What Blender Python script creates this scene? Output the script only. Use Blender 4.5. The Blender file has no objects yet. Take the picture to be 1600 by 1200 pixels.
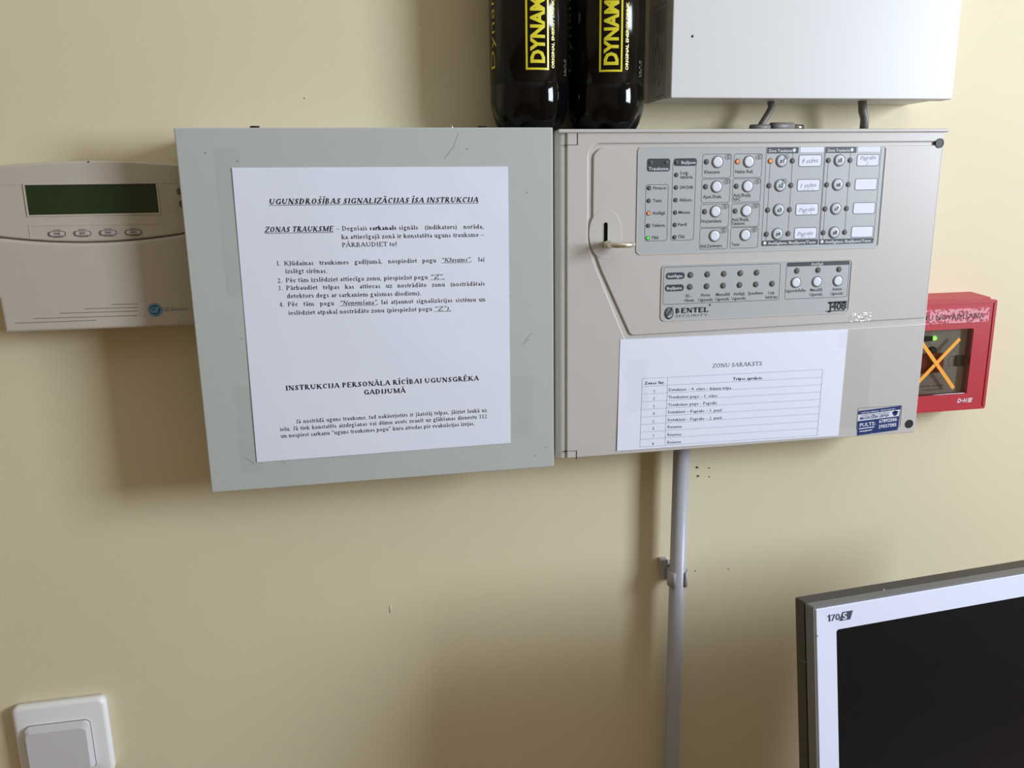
import bpy, bmesh, math, random
from mathutils import Vector, Matrix
random.seed(4)
S = bpy.context.scene
COL = S.collection
pi = math.pi
sin, cos = math.sin, math.cos

# ------------------------------------------------------------------ camera, world, light, exposure
# world: wall plane Y=0, camera looks along +Y, X right, Z up (Z=0 is eye height, floor at -1.5), metres
YAW, PITCH, ROLL, FPX = 0.183285924, 0.229498016, 0.0154758709, 1278.76735
WALL_D = 0.725
def cam_axes():
    cy, sy, cp, sp, cr, sr = cos(YAW), sin(YAW), cos(PITCH), sin(PITCH), cos(ROLL), sin(ROLL)
    f = Vector((sy*cp, cy*cp, -sp)); r = Vector((cy, -sy, 0)); d = f.cross(r)
    return cr*r+sr*d, -sr*r+cr*d, f
CR, CD, CF = cam_axes()
cam_data = bpy.data.cameras.new('camera'); cam = bpy.data.objects.new('camera', cam_data); COL.objects.link(cam)
m = Matrix.Identity(4)
for i, v in enumerate((CR, -CD, -CF)):
    m[0][i], m[1][i], m[2][i] = v
m.translation = (0, -WALL_D, 0)
cam.matrix_world = m
cam_data.sensor_width = 36.0; cam_data.lens = 36.0*FPX/1600.0
cam_data.clip_start = 0.01; cam_data.clip_end = 50
S.camera = cam

world = bpy.data.worlds.new('world'); S.world = world; world.use_nodes = True
bg = world.node_tree.nodes['Background']; bg.inputs[0].default_value = (0.72, 0.84, 1.0, 1); bg.inputs[1].default_value = 0.6

def area(name, loc, rot, sx, sy, power, color):
    l = bpy.data.lights.new(name, 'AREA'); l.shape = 'RECTANGLE'; l.size = sx; l.size_y = sy
    l.energy = power; l.color = color
    o = bpy.data.objects.new(name, l); o.location = loc; o.rotation_euler = rot; COL.objects.link(o)
    return o
# daylight through the window in the right-hand wall (X = 1.7)
WIN = dict(y0=-1.46, y1=-0.86, z0=-0.05, z1=0.64)
area('window_daylight', (1.685, (WIN['y0']+WIN['y1'])/2, (WIN['z0']+WIN['z1'])/2), (0, pi/2, 0), WIN['z1']-WIN['z0'], WIN['y1']-WIN['y0'], 49, (0.80, 0.885, 1.0))
S.view_settings.view_transform = 'Standard'; S.view_settings.look = 'None'
S.view_settings.gamma = 1.0; S.view_settings.use_curve_mapping = False
S.view_settings.exposure = 0.0

# ------------------------------------------------------------------ materials
def srgb(r, g, b):
    def c(u):
        u /= 255.0
        return u/12.92 if u <= 0.04045 else ((u+0.055)/1.055)**2.4
    return (c(r), c(g), c(b), 1)
def mat(name, col, rough=0.5, metal=0.0, spec=0.5, var=0.0, vscale=8.0, bump=0.0, bscale=200.0, coat=0.0, emit=None, estr=0.0, speck=None):
    mt = bpy.data.materials.new(name); mt.use_nodes = True; nt = mt.node_tree; b = nt.nodes['Principled BSDF']
    b.inputs['Base Color'].default_value = col; b.inputs['Roughness'].default_value = rough
    b.inputs['Metallic'].default_value = metal; b.inputs['Specular IOR Level'].default_value = spec
    b.inputs['Coat Weight'].default_value = coat; b.inputs['Coat Roughness'].default_value = 0.06
    if emit: b.inputs['Emission Color'].default_value = emit; b.inputs['Emission Strength'].default_value = estr
    tc = nt.nodes.new('ShaderNodeTexCoord')
    src = None
    if var:
        no = nt.nodes.new('ShaderNodeTexNoise'); no.inputs['Scale'].default_value = vscale; no.inputs['Detail'].default_value = 5
        nt.links.new(tc.outputs['Object'], no.inputs['Vector'])
        mx = nt.nodes.new('ShaderNodeMix'); mx.data_type = 'RGBA'
        mx.inputs[6].default_value = tuple(min(1, c*(1-var)) for c in col[:3])+(1,)
        mx.inputs[7].default_value = tuple(min(1, c*(1+var)) for c in col[:3])+(1,)
        nt.links.new(no.outputs['Fac'], mx.inputs[0]); src = mx.outputs[2]
    if speck:      # sparse little stains: (threshold, scale, colour, strength)
        th, sc, scol, sst = speck
        n2 = nt.nodes.new('ShaderNodeTexNoise'); n2.inputs['Scale'].default_value = sc; n2.inputs['Detail'].default_value = 3
        nt.links.new(tc.outputs['Object'], n2.inputs['Vector'])
        mr = nt.nodes.new('ShaderNodeMapRange'); mr.inputs['From Min'].default_value = th; mr.inputs['From Max'].default_value = th+0.05
        mr.inputs['To Max'].default_value = sst
        nt.links.new(n2.outputs['Fac'], mr.inputs['Value'])
        m2 = nt.nodes.new('ShaderNodeMix'); m2.data_type = 'RGBA'; m2.inputs[7].default_value = scol
        if src: nt.links.new(src, m2.inputs[6])
        else: m2.inputs[6].default_value = col
        nt.links.new(mr.outputs[0], m2.inputs[0]); src = m2.outputs[2]
    if src: nt.links.new(src, b.inputs['Base Color'])
    if bump:
        n3 = nt.nodes.new('ShaderNodeTexNoise'); n3.inputs['Scale'].default_value = bscale; n3.inputs['Detail'].default_value = 3
        nt.links.new(tc.outputs['Object'], n3.inputs['Vector'])
        bp = nt.nodes.new('ShaderNodeBump'); bp.inputs['Strength'].default_value = bump; bp.inputs['Distance'].default_value = 0.001
        nt.links.new(n3.outputs['Fac'], bp.inputs['Height']); nt.links.new(bp.outputs[0], b.inputs['Normal'])
    return mt
def film(name, amount, rough, bump=0.0, bscale=60, tint=(1, 1, 1, 1)):
    mt = bpy.data.materials.new(name); mt.use_nodes = True; nt = mt.node_tree; nt.nodes.remove(nt.nodes['Principled BSDF'])
    out = nt.nodes['Material Output']; tr = nt.nodes.new('ShaderNodeBsdfTransparent'); tr.inputs[0].default_value = tint
    gl = nt.nodes.new('ShaderNodeBsdfGlossy'); gl.inputs['Roughness'].default_value = rough
    mx = nt.nodes.new('ShaderNodeMixShader'); fr = nt.nodes.new('ShaderNodeFresnel'); fr.inputs[0].default_value = 1.45
    mu = nt.nodes.new('ShaderNodeMath'); mu.operation = 'MULTIPLY'; mu.inputs[1].default_value = amount
    nt.links.new(fr.outputs[0], mu.inputs[0]); nt.links.new(mu.outputs[0], mx.inputs[0])
    nt.links.new(tr.outputs[0], mx.inputs[1]); nt.links.new(gl.outputs[0], mx.inputs[2]); nt.links.new(mx.outputs[0], out.inputs[0])
    if bump:
        tc = nt.nodes.new('ShaderNodeTexCoord'); n3 = nt.nodes.new('ShaderNodeTexNoise'); n3.inputs['Scale'].default_value = bscale
        nt.links.new(tc.outputs['Object'], n3.inputs['Vector'])
        bp = nt.nodes.new('ShaderNodeBump'); bp.inputs['Strength'].default_value = bump; bp.inputs['Distance'].default_value = 0.002
        nt.links.new(n3.outputs['Fac'], bp.inputs['Height']); nt.links.new(bp.outputs[0], gl.inputs['Normal']); nt.links.new(bp.outputs[0], fr.inputs['Normal'])
    return mt

M = {}
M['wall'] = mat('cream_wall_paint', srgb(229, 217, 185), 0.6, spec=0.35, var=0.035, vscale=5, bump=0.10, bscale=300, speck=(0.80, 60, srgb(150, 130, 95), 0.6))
M['side_wall'] = mat('beige_side_wall_bounce_tone', srgb(190, 171, 140), 0.7)  # unseen walls: beige tone made up to set how much light they bounce
M['ceiling'] = mat('ceiling_paint', srgb(235, 232, 225), 0.8)
M['floor'] = mat('floor_linoleum', srgb(135, 105, 75), 0.45, var=0.1)
M['white_paint'] = mat('white_window_paint', srgb(235, 235, 232), 0.4)
M['grey_enamel'] = mat('grey_enamel', srgb(190, 195, 191), 0.42, var=0.025, vscale=14, bump=0.03, bscale=500, speck=(0.74, 38, srgb(128, 132, 130), 0.45))
M['grey_enamel_dark'] = mat('grey_enamel_mark', srgb(126, 130, 128), 0.5)
M['panel'] = mat('warm_white_plastic', srgb(200, 195, 190), 0.36, var=0.015, vscale=12, bump=0.02, bscale=700)
M['overlay'] = mat('silver_grey_foil', srgb(183, 186, 187), 0.38, var=0.01)
M['cab_white'] = mat('white_powder_coat', srgb(222, 222, 222), 0.38, bump=0.03, bscale=600)
M['ink'] = mat('black_print', srgb(38, 38, 42), 0.6)
M['paper_ink'] = mat('toner', srgb(18, 18, 24), 0.7)
M['grey_line'] = mat('grey_print', srgb(120, 124, 130), 0.6)
M['dark_print'] = mat('charcoal_print', srgb(58, 62, 68), 0.45)
M['white_print'] = mat('white_print', srgb(225, 228, 232), 0.5)
M['paper'] = mat('office_paper', srgb(236, 240, 254), 0.75, spec=0.3, var=0.01, vscale=20)
M['button'] = mat('white_button', srgb(228, 232, 242), 0.3)
M['zone_button'] = mat('frosted_button', srgb(205, 212, 220), 0.3)
M['led_off'] = mat('unlit_lamp', srgb(108, 108, 106), 0.25)
M['led_ring'] = mat('lamp_ring', srgb(84, 84, 84), 0.4)
M['led_orange'] = mat('lit_orange_lamp', srgb(235, 150, 90), 0.3, emit=srgb(255, 140, 60), estr=0.35)
M['led_green'] = mat('lit_green_lamp', srgb(90, 210, 80), 0.3, emit=srgb(70, 230, 70), estr=0.55)
M['led_green_bright'] = mat('bright_green_lamp', srgb(150, 255, 110), 0.3, emit=srgb(150, 255, 90), estr=1.6)
M['black'] = mat('black_plastic', srgb(26, 26, 26), 0.5)
M['hole'] = mat('dark_opening', (0.002, 0.002, 0.002, 1), 0.9, spec=0.1)
M['table_line'] = mat('faint_table_print', srgb(158, 162, 180), 0.7)
M['bottle'] = mat('dark_filled_plastic', (0.0025, 0.0025, 0.0032, 1), 0.07, spec=0.32)
M['bottle_label'] = mat('black_film_label', (0.0075, 0.006, 0.0052, 1), 0.14, spec=0.3, coat=0.1)
M['yellow'] = mat('yellow_print', srgb(228, 216, 52), 0.28)
M['tinywhite'] = mat('pale_print', srgb(150, 148, 130), 0.4)
M['pen'] = mat('pen_ink', srgb(90, 92, 120), 0.6)
M['steel'] = mat('brushed_steel', srgb(200, 195, 185), 0.25, metal=1.0)
M['key'] = mat('nickel_key', srgb(225, 218, 200), 0.28, metal=0.85)
M['conduit'] = mat('grey_conduit', srgb(178, 178, 186), 0.35)
M['cable'] = mat('grey_cable', srgb(128, 126, 122), 0.45)
M['keypad'] = mat('aged_beige_plastic', srgb(200, 190, 176), 0.42, var=0.02, vscale=10)
M['keypad_line'] = mat('keypad_seam', srgb(120, 110, 96), 0.6)
M['lcd'] = mat('green_display', srgb(40, 58, 32), 0.16)
M['blue_logo'] = mat('blue_print', srgb(18, 112, 160), 0.4)
M['pale_print'] = mat('pale_blue_print', srgb(190, 205, 210), 0.5)
M['switch'] = mat('white_switch_plastic', srgb(240, 240, 240), 0.3)
M['switch_rocker'] = mat('rocker_plastic', srgb(216, 214, 217), 0.34, speck=(0.80, 260, srgb(120, 115, 110), 0.8))
M['red'] = mat('red_box_plastic', srgb(186, 42, 56), 0.42, var=0.03, vscale=30, bump=0.06, bscale=600)
M['pink_worn'] = mat('worn_pink_sticker', srgb(225, 150, 160), 0.35, speck=(0.50, 330, srgb(176, 50, 66), 0.95))
M['orange'] = mat('orange_tape', srgb(250, 168, 36), 0.5)
M['inner'] = mat('light_inner_plate', srgb(232, 224, 212), 0.5, var=0.04)
M['inner_red'] = mat('orange_red_button', srgb(205, 70, 35), 0.4)
M['blue_sticker'] = mat('navy_sticker', srgb(28, 50, 112), 0.4, speck=(0.66, 420, srgb(190, 200, 225), 0.55))
M['white_sticker'] = mat('white_sticker', srgb(224, 228, 236), 0.45)
M['bezel'] = mat('silver_painted_plastic', srgb(226, 230, 250), 0.32, metal=0.0, bump=0.02, bscale=1500)
M['bezel_side'] = mat('grey_bezel_side', srgb(120, 120, 118), 0.45)
M['housing'] = mat('dark_grey_housing', srgb(72, 68, 62), 0.55)
M['screen'] = mat('black_screen', (0.0060, 0.0060, 0.0068, 1), 0.34, spec=0.22)
M['navy_print'] = mat('slate_print', srgb(62, 70, 92), 0.5)
M['wood'] = mat('desk_laminate', srgb(150, 118, 84), 0.4, var=0.15, vscale=4)
M['tape'] = film('clear_tape', 0.5, 0.2, 0.05, 90, (0.992, 0.992, 0.992, 1))
M['tape_shiny'] = film('crumpled_clear_tape', 0.45, 0.14, 0.8, 420, (0.995, 0.995, 0.995, 1))
M['glass'] = film('pane_glass', 1.0, 0.02, 0, 0, (0.97, 0.98, 0.98, 1))

# ------------------------------------------------------------------ mesh helpers
class MB:
    """collects shapes of ONE object in world metres"""
    def __init__(s): s.v = []; s.f = []; s.sm = []
    def add(s, vs, fs, smooth=False):
        o = len(s.v); s.v += [tuple(v) for v in vs]
        s.f += [tuple(o+i for i in f) for f in fs]; s.sm += [smooth]*len(fs); return s
def obj(name, mb, m, parent=None, org=(0, 0, 0), loc=None, recalc=True):
    me = bpy.data.meshes.new(name)
    ox, oy, oz = org
    me.from_pydata([(x-ox, y-oy, z-oz) for x, y, z in mb.v], [], mb.f)
    me.polygons.foreach_set('use_smooth', mb.sm)
    if recalc:
        bm = bmesh.new(); bm.from_mesh(me); bmesh.ops.recalc_face_normals(bm, faces=bm.faces); bm.to_mesh(me); bm.free()
    me.update()
    if m is not None: me.materials.append(m)
    o = bpy.data.objects.new(name, me); COL.objects.link(o)
    if parent: o.parent = parent
    if name in ('printed_text', 'printed_lettering', 'white_lettering', 'dark_lettering', 'scratch', 'handwriting', 'table_lines', 'button_print', 'yellow_print', 'small_print', 'side_label', 'maker_lettering', 'title_lettering', 'maker_emblem', 'tab_slit', 'moulded_ridge'): o['kind'] = 'stuff'
    if loc is not None: o.location = loc
    elif parent is None: o.location = org
    return o
def tag(o, label=None, cat=None, group=None, kind=None):
    if label: o['label'] = label
    if cat: o['category'] = cat
    if group: o['group'] = group
    if kind: o['kind'] = kind
    return o
def thing(name, label, cat, loc=(0, 0, 0), group=None):
    o = bpy.data.objects.new(name, None); o.empty_display_size = 0.02; COL.objects.link(o); o.location = loc
    return tag(o, label, cat, group)

def rrect(x0, z0, x1, z1, r, n=5):
    p = []
    for cx, cz, a in ((x1-r, z1-r, 0), (x0+r, z1-r, 90), (x0+r, z0+r, 180), (x1-r, z0+r, 270)):
        for i in range(n+1):
            t = math.radians(a+90.0*i/n); p.append((cx+r*cos(t), cz+r*sin(t)))
    return p
def circ(cx, cz, r, n=24, rz=None):
    rz = rz or r
    return [(cx+r*cos(2*pi*i/n), cz+rz*sin(2*pi*i/n)) for i in range(n)]
def inset(p, d):
    n = len(p); out = []
    for i in range(n):
        a, b, c = Vector(p[i-1]), Vector(p[i]), Vector(p[(i+1) % n])
        e1 = (b-a); e2 = (c-b)
        if e1.length < 1e-9: e1 = e2
        if e2.length < 1e-9: e2 = e1
        e1.normalize(); e2.normalize()
        n1 = Vector((-e1.y, e1.x)); n2 = Vector((-e2.y, e2.x)); k = n1+n2
        if k.length < 1e-6: k = n1
        k.normalize(); q = b+k*(d/max(0.35, k.dot(n1))); out.append((q.x, q.y))
    return out
def slab(mb, pts, yf, yb, bev=0.0, smooth=False):
    """prism of CCW outline pts (x,z): front face at yf (towards camera, smaller Y), back at yb, bevelled front rim"""
    n = len(pts); loops = []
    if bev > 0:
        steps = 3
        for k in range(steps+1):
            t = (pi/2)*k/steps
            loops.append([(x, yf+bev*(1-cos(pi/2-t))*1.0, z) for x, z in inset(pts, bev*(1-sin(pi/2-t)))] if k else [(x, yf+bev, z) for x, z in pts])
        # k=0 rim side, k=steps front face
        loops = []
        for k in range(steps+1):
            t = (pi/2)*k/steps
            q = inset(pts, bev*(1-cos(t))) if k else pts
            loops.append([(x, yf+bev*(1-sin(t)), z) for x, z in q])
    else:
        loops.append([(x, yf, z) for x, z in pts])
    vs = [(x, yb, z) for x, z in pts]
    for l in loops: vs += l
    fs = [tuple(range(n-1, -1, -1))]
    for k in range(len(loops)):
        for i in range(n):
            j = (i+1) % n; fs.append((k*n+i, k*n+j, (k+1)*n+j, (k+1)*n+i))
    fs.append(tuple(range(len(loops)*n, (len(loops)+1)*n)))
    return mb.add(vs, fs, smooth)
def ring(mb, po, pin, yf, yb):
    n = len(po)
    vs = [(x, yf, z) for x, z in po]+[(x, yf, z) for x, z in pin]+[(x, yb, z) for x, z in po]+[(x, yb, z) for x, z in pin]
    fs = []
    for i in range(n):
        j = (i+1) % n
        fs += [(i, j, n+j, n+i), (2*n+i, 3*n+i, 3*n+j, 2*n+j), (i, 2*n+i, 2*n+j, j), (n+i, n+j, 3*n+j, 3*n+i)]
    return mb.add(vs, fs)
def rframe(mb, x0, z0, x1, z1, r, w, yf, yb):
    return ring(mb, rrect(x0, z0, x1, z1, r), rrect(x0+w, z0+w, x1-w, z1-w, max(r-w, 0.0001)), yf, yb)
def box(mb, x0, y0, z0, x1, y1, z1):
    v = [(x0, y0, z0), (x1, y0, z0), (x1, y1, z0), (x0, y1, z0), (x0, y0, z1), (x1, y0, z1), (x1, y1, z1), (x0, y1, z1)]
    return mb.add(v, [(0, 3, 2, 1), (4, 5, 6, 7), (0, 1, 5, 4), (1, 2, 6, 5), (2, 3, 7, 6), (3, 0, 4, 7)])
def bar(mb, x0, z0, x1, z1, w, yf, yb):
    d = Vector((x1-x0, z1-z0)); d.normalize(); nx, nz = -d.y*w/2, d.x*w/2
    return slab(mb, [(x0-nx, z0-nz), (x1-nx, z1-nz), (x1+nx, z1+nz), (x0+nx, z0+nz)], yf, yb)
def tube(mb, pts, r, n=16, caps=True, radii=None):
    vs = []; fs = []; P = [Vector(p) for p in pts]; up = None
    for k, p in enumerate(P):
        t = (P[min(k+1, len(P)-1)]-P[max(k-1, 0)]).normalized()
        if up is None:
            up = Vector((0, 0, 1)) if abs(t.z) < 0.9 else Vector((0, 1, 0))
        a = t.cross(up).normalized(); b = a.cross(t).normalized(); up = b
        rr = radii[k] if radii else r
        vs += [p+a*rr*cos(2*pi*i/n)+b*rr*sin(2*pi*i/n) for i in range(n)]
    for k in range(len(P)-1):
        for i in range(n):
            j = (i+1) % n; fs.append((k*n+i, k*n+j, (k+1)*n+j, (k+1)*n+i))
    mb.add(vs, fs, True)
    if caps:
        o = len(mb.v)-len(vs)
        mb.f += [tuple(o+i for i in range(n-1, -1, -1)), tuple(o+(len(P)-1)*n+i for i in range(n))]; mb.sm += [False, False]
    return mb
def dome(mb, cx, cz, r, h, y, n=24, flat=0.7):
    """button / lamp: low disc with rounded rim standing on plane y"""
    prof = [(r, 0), (r, h*0.45), (r*(0.5+flat/2), h*0.9), (r*flat, h)]
    vs = []
    for rr, hh in prof: vs += [(cx+rr*cos(2*pi*i/n), y-hh, cz+rr*sin(2*pi*i/n)) for i in range(n)]
    fs = [(k*n+i, k*n+(i+1) % n, (k+1)*n+(i+1) % n, (k+1)*n+i) for k in range(3) for i in range(n)]
    mb.add(vs, fs, True)
    o = len(mb.v)-len(vs); mb.f.append(tuple(o+3*n+i for i in range(n))); mb.sm.append(False)
    return mb
def flat(mb, pts, y):
    return mb.add([(x, y, z) for x, z in pts], [tuple(range(len(pts)))])

# ---- sans lettering: outlines of the built-in font, flat print
_tc = {}
def glyphs(s, bold, shear):
    k = (s, bold, shear)
    if k not in _tc:
        c = bpy.data.curves.new('lettering', 'FONT'); c.body = s; c.size = 1; c.offset = bold; c.shear = shear; c.resolution_u = 2
        o = bpy.data.objects.new('lettering', c)
        me = bpy.data.meshes.new_from_object(o)
        vs = [(v.co.x, v.co.y) for v in me.vertices]; fs = [tuple(p.vertices) for p in me.polygons]
        bpy.data.objects.remove(o); bpy.data.curves.remove(c); bpy.data.meshes.remove(me)
        _tc[k] = (vs, fs)
    return _tc[k]
def text(mb, s, x, z, size, y, w=None, align='l', bold=0.012, shear=0.0, rot=0.0, fn=None):
    """print s with baseline start (x,z); w = exact width"""
    vs, fs = glyphs(s, bold, shear)
    if not vs: return mb
    a = min(v[0] for v in vs); b = max(v[0] for v in vs)
    kx = (w/(b-a)) if w else size
    W = (b-a)*kx; dx = -a*kx+(0 if align == 'l' else -W/2 if align == 'c' else -W)
    out = []
    for vx, vz in vs:
        px, pz = vx*kx+dx, vz*size
        if rot: px, pz = px*cos(rot)-pz*sin(rot), px*sin(rot)+pz*cos(rot)
        out.append(fn(x+px, z+pz) if fn else (x+px, y, z+pz))
    return mb.add(out, fs)

# ---- serif lettering drawn with a broad pen (thick stems, thin hairlines, foot serifs)
H, XH = 0.66, 0.45
SG = {
 'A': (.68, 'N.05,0,.33,.66 D.33,.66,.60,0 N.16,.22,.50,.22 F.06,0 F.60,0'),
 'B': (.62, 'V.15,0,.66 N.08,.65,.3,.65 N.08,.01,.32,.01 N.15,.35,.33,.35 A.3,.5,.16,.15,-90,90 A.32,.18,.19,.17,-90,90'),
 'C': (.64, 'A.34,.33,.27,.33,48,312 N.54,.48,.54,.66'),
 'D': (.70, 'V.15,0,.66 N.08,.65,.3,.65 N.08,.01,.3,.01 A.3,.33,.31,.32,-90,90'),
 'E': (.60, 'V.15,0,.66 N.08,.65,.52,.65 N.08,.01,.54,.01 N.15,.35,.38,.35 N.52,.65,.52,.52 N.54,.01,.55,.15 N.38,.28,.38,.42'),
 'F': (.56, 'V.15,0,.66 N.08,.65,.52,.65 N.15,.35,.38,.35 N.52,.65,.52,.52 F.15,0'),
 'G': (.70, 'A.35,.33,.28,.33,45,320 N.56,.48,.56,.66 V.58,.02,.27 F.57,.28'),
 'H': (.72, 'V.15,0,.66 V.57,0,.66 N.15,.34,.57,.34 F.15,0 F.15,.65 F.57,0 F.57,.65'),
 'I': (.33, 'V.165,0,.66 F.165,0 F.165,.65'),
 'J': (.40, 'V.24,.1,.66 F.24,.65 A.13,.1,.11,.1,180,360'),
 'K': (.70, 'V.15,0,.66 N.2,.3,.55,.65 D.28,.4,.60,0 F.15,0 F.15,.65 F.54,.65 F.61,0'),
 'L': (.60, 'V.15,0,.66 N.08,.01,.52,.01 N.52,.01,.54,.17 F.15,.65'),
 'M': (.88, 'N.14,0,.14,.66 D.15,.66,.43,.04 N.43,.04,.72,.66 V.74,0,.66 F.14,0 F.74,0 F.1,.65 F.77,.65'),
 'N': (.72, 'N.14,0,.14,.66 D.12,.66,.6,0 N.6,0,.6,.66 F.14,0 F.6,.65 F.09,.65'),
 'O': (.72, 'A.36,.33,.29,.33,0,360'),
 'P': (.56, 'V.15,0,.66 N.08,.65,.3,.65 N.15,.31,.3,.31 A.3,.48,.19,.17,-90,90 F.15,0'),
 'R': (.66, 'V.15,0,.66 N.08,.65,.3,.65 N.15,.34,.3,.34 A.3,.5,.17,.16,-90,90 D.28,.34,.56,0 F.15,0 F.59,0'),
 'S': (.54, 'A.27,.49,.16,.16,20,200 D.14,.44,.40,.23 A.27,.17,.18,.17,-160,40 N.42,.5,.42,.66 N.08,.16,.08,0'),
 'T': (.60, 'V.3,0,.66 N.05,.65,.55,.65 N.05,.65,.05,.5 N.55,.65,.55,.5 F.3,0'),
 'U': (.72, 'V.15,.2,.66 N.58,.2,.58,.66 A.365,.2,.215,.2,180,360 F.15,.65 F.58,.65'),
 'V': (.70, 'D.09,.66,.35,0 N.35,0,.60,.66 F.1,.65 F.6,.65'),
 'Z': (.60, 'N.07,.65,.54,.65 D.52,.65,.08,.01 N.06,.01,.54,.01 N.07,.65,.07,.52 N.54,.01,.55,.14'),
 'a': (.42, 'V.29,.05,.33 A.19,.33,.1,.12,0,160 A.19,.12,.12,.12,80,290 N.19,.25,.29,.28 N.31,.01,.40,.06'),
 'b': (.48, 'V.12,0,.66 N.05,.64,.12,.66 A.26,.22,.17,.23,-140,140'),
 'c': (.42, 'A.23,.22,.16,.23,50,315 O.34,.36'),
 'd': (.50, 'V.36,0,.66 N.28,.64,.36,.66 N.36,.01,.45,.02 A.22,.22,.17,.23,40,320'),
 'e': (.42, 'A.22,.22,.17,.23,0,315 N.06,.26,.38,.26'),
 'f': (.30, 'V.13,0,.52 A.24,.52,.11,.14,60,180 N.03,.44,.27,.44 F.13,0 O.31,.61'),
 'g': (.48, 'A.21,.31,.13,.14,0,360 A.23,-.08,.18,.11,0,360 N.13,.17,.09,.06 D.1,.05,.34,.02 N.32,.42,.44,.42'),
 'h': (.50, 'V.12,0,.66 N.05,.64,.12,.66 F.12,0 V.37,0,.3 A.25,.3,.12,.14,0,150 F.37,0'),
 'i': (.27, 'V.14,0,.45 N.06,.43,.14,.45 F.14,0 O.13,.6'),
 'j': (.28, 'V.15,-.1,.45 N.07,.43,.15,.45 A.06,-.1,.09,.1,240,360 O.14,.6'),
 'k': (.50, 'V.12,0,.66 N.05,.64,.12,.66 F.12,0 N.14,.2,.36,.43 D.22,.27,.42,0 F.37,.44 F.43,0'),
 'l': (.27, 'V.14,0,.66 N.06,.64,.14,.66 F.14,0'),
 'm': (.76, 'V.12,0,.45 N.05,.43,.12,.45 F.12,0 V.37,0,.3 A.25,.3,.12,.14,0,150 F.37,0 V.62,0,.3 A.5,.3,.12,.14,0,150 F.62,0'),
 'n': (.50, 'V.12,0,.45 N.05,.43,.12,.45 F.12,0 V.37,0,.3 A.25,.3,.12,.14,0,150 F.37,0'),
 'o': (.48, 'A.24,.22,.18,.23,0,360'),
 'p': (.50, 'V.12,-.2,.45 N.05,.43,.12,.45 F.12,-.2 A.26,.22,.17,.23,-140,140'),
 'r': (.35, 'V.12,0,.45 N.05,.43,.12,.45 F.12,0 A.25,.3,.12,.14,50,150 O.31,.38'),
 's': (.37, 'A.18,.34,.1,.11,20,200 D.10,.3,.27,.16 A.18,.11,.12,.11,-160,40'),
 't': (.29, 'V.13,.06,.56 N.03,.44,.26,.44 A.21,.07,.08,.07,180,290'),
 'u': (.50, 'V.12,.12,.45 N.05,.43,.12,.45 A.24,.13,.12,.12,180,330 V.37,0,.45 N.30,.43,.37,.45 N.37,.01,.45,.02'),
 'v': (.48, 'D.07,.45,.25,0 N.25,0,.42,.45 F.08,.44 F.41,.44'),
 'x': (.48, 'D.08,.45,.40,0 N.08,0,.38,.45 F.08,0 F.40,.44'),
 'z': (.42, 'N.05,.43,.38,.43 D.36,.43,.07,.01 N.04,.01,.38,.01 N.05,.43,.05,.34 N.38,.01,.39,.1'),
 '1': (.46, 'V.24,0,.66 N.12,.57,.24,.66 F.24,0'),
 '2': (.46, 'A.22,.47,.16,.18,-20,165 N.36,.4,.07,.03 V2.07,.03,.40,.03'),
 '3': (.46, 'A.2,.5,.13,.15,-80,150 A.19,.19,.17,.18,-150,85'),
 '4': (.46, 'V.3,0,.66 N.3,.66,.04,.2 N.04,.2,.42,.2'),
 '5': (.46, 'N.14,.64,.4,.64 N.14,.64,.1,.38 A.18,.2,.19,.2,-150,95'),
 '6': (.46, 'A.23,.2,.16,.2,0,360 A.42,.2,.36,.46,100,178'),
 '7': (.46, 'V2.06,.62,.40,.62 N.40,.64,.18,0'),
 '8': (.46, 'A.23,.49,.13,.16,0,360 A.23,.17,.16,.17,0,360'),
 '9': (.46, 'A.23,.46,.16,.2,0,360 A.04,.46,.36,.46,-80,-2'),
 '.': (.24, 'O.1,.03'), ',': (.24, 'O.1,.03 N.12,.02,.07,-.11'), '-': (.33, 'N.04,.22,.28,.22'), '–': (.5, 'N.02,.24,.48,.24'),
 '!': (.30, 'V.14,.16,.66 O.14,.03'), '(': (.33, 'A.36,.23,.25,.43,115,245'), ')': (.33, 'A-.03,.23,.25,.43,-65,65'),
 '“': (.42, 'O.12,.52 N.09,.55,.16,.66 O.28,.52 N.25,.55,.32,.66'), '”': (.42, 'O.12,.63 N.15,.62,.08,.5 O.28,.63 N.31,.62,.24,.5'),
 ' ': (.25, ''),
}
DIA = {'Š': ('S', 'c'), 'Ī': ('I', 'm'), 'Ā': ('A', 'm'), 'Ē': ('E', 'm'), 'Ū': ('U', 'm'), 'š': ('s', 'c'), 'ž': ('z', 'c'), 'ī': ('i', 'm'), 'ā': ('a', 'm'),
       'ē': ('e', 'm'), 'ū': ('u', 'm'), 'ļ': ('l', ','), 'ņ': ('n', ','), 'ģ': ('g', "'"), 'ķ': ('k', ',')}
def _parse(ch):
    base, dia = DIA.get(ch, (ch, None))
    adv, s = SG[base]; cm = []
    for tok in s.split():
        if tok.startswith('V2'): cm.append(('W', [float(q) for q in tok[2:].split(',')]))
        elif base == 'i' and dia and tok[0] == 'O': continue
        else: cm.append((tok[0], [float(q) for q in tok[1:].split(',')]))
    if dia:
        h = .84 if base.isupper() else .60
        cx = adv/2-(.02 if base.islower() else 0)
        if dia == 'm': cm.append(('W2', [cx-.13, h-.02, cx+.13, h-.02]))
        if dia == 'c': cm += [('N', [cx-.1, h+.06, cx, h-.05]), ('N', [cx, h-.05, cx+.1, h+.06])]
        if dia == ',': cm.append(('N', [cx, -.08, cx-.04, -.2]))
        if dia == "'": cm.append(('N', [cx, .58, cx+.04, .7]))
    return adv, cm
_pc = {}
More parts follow.
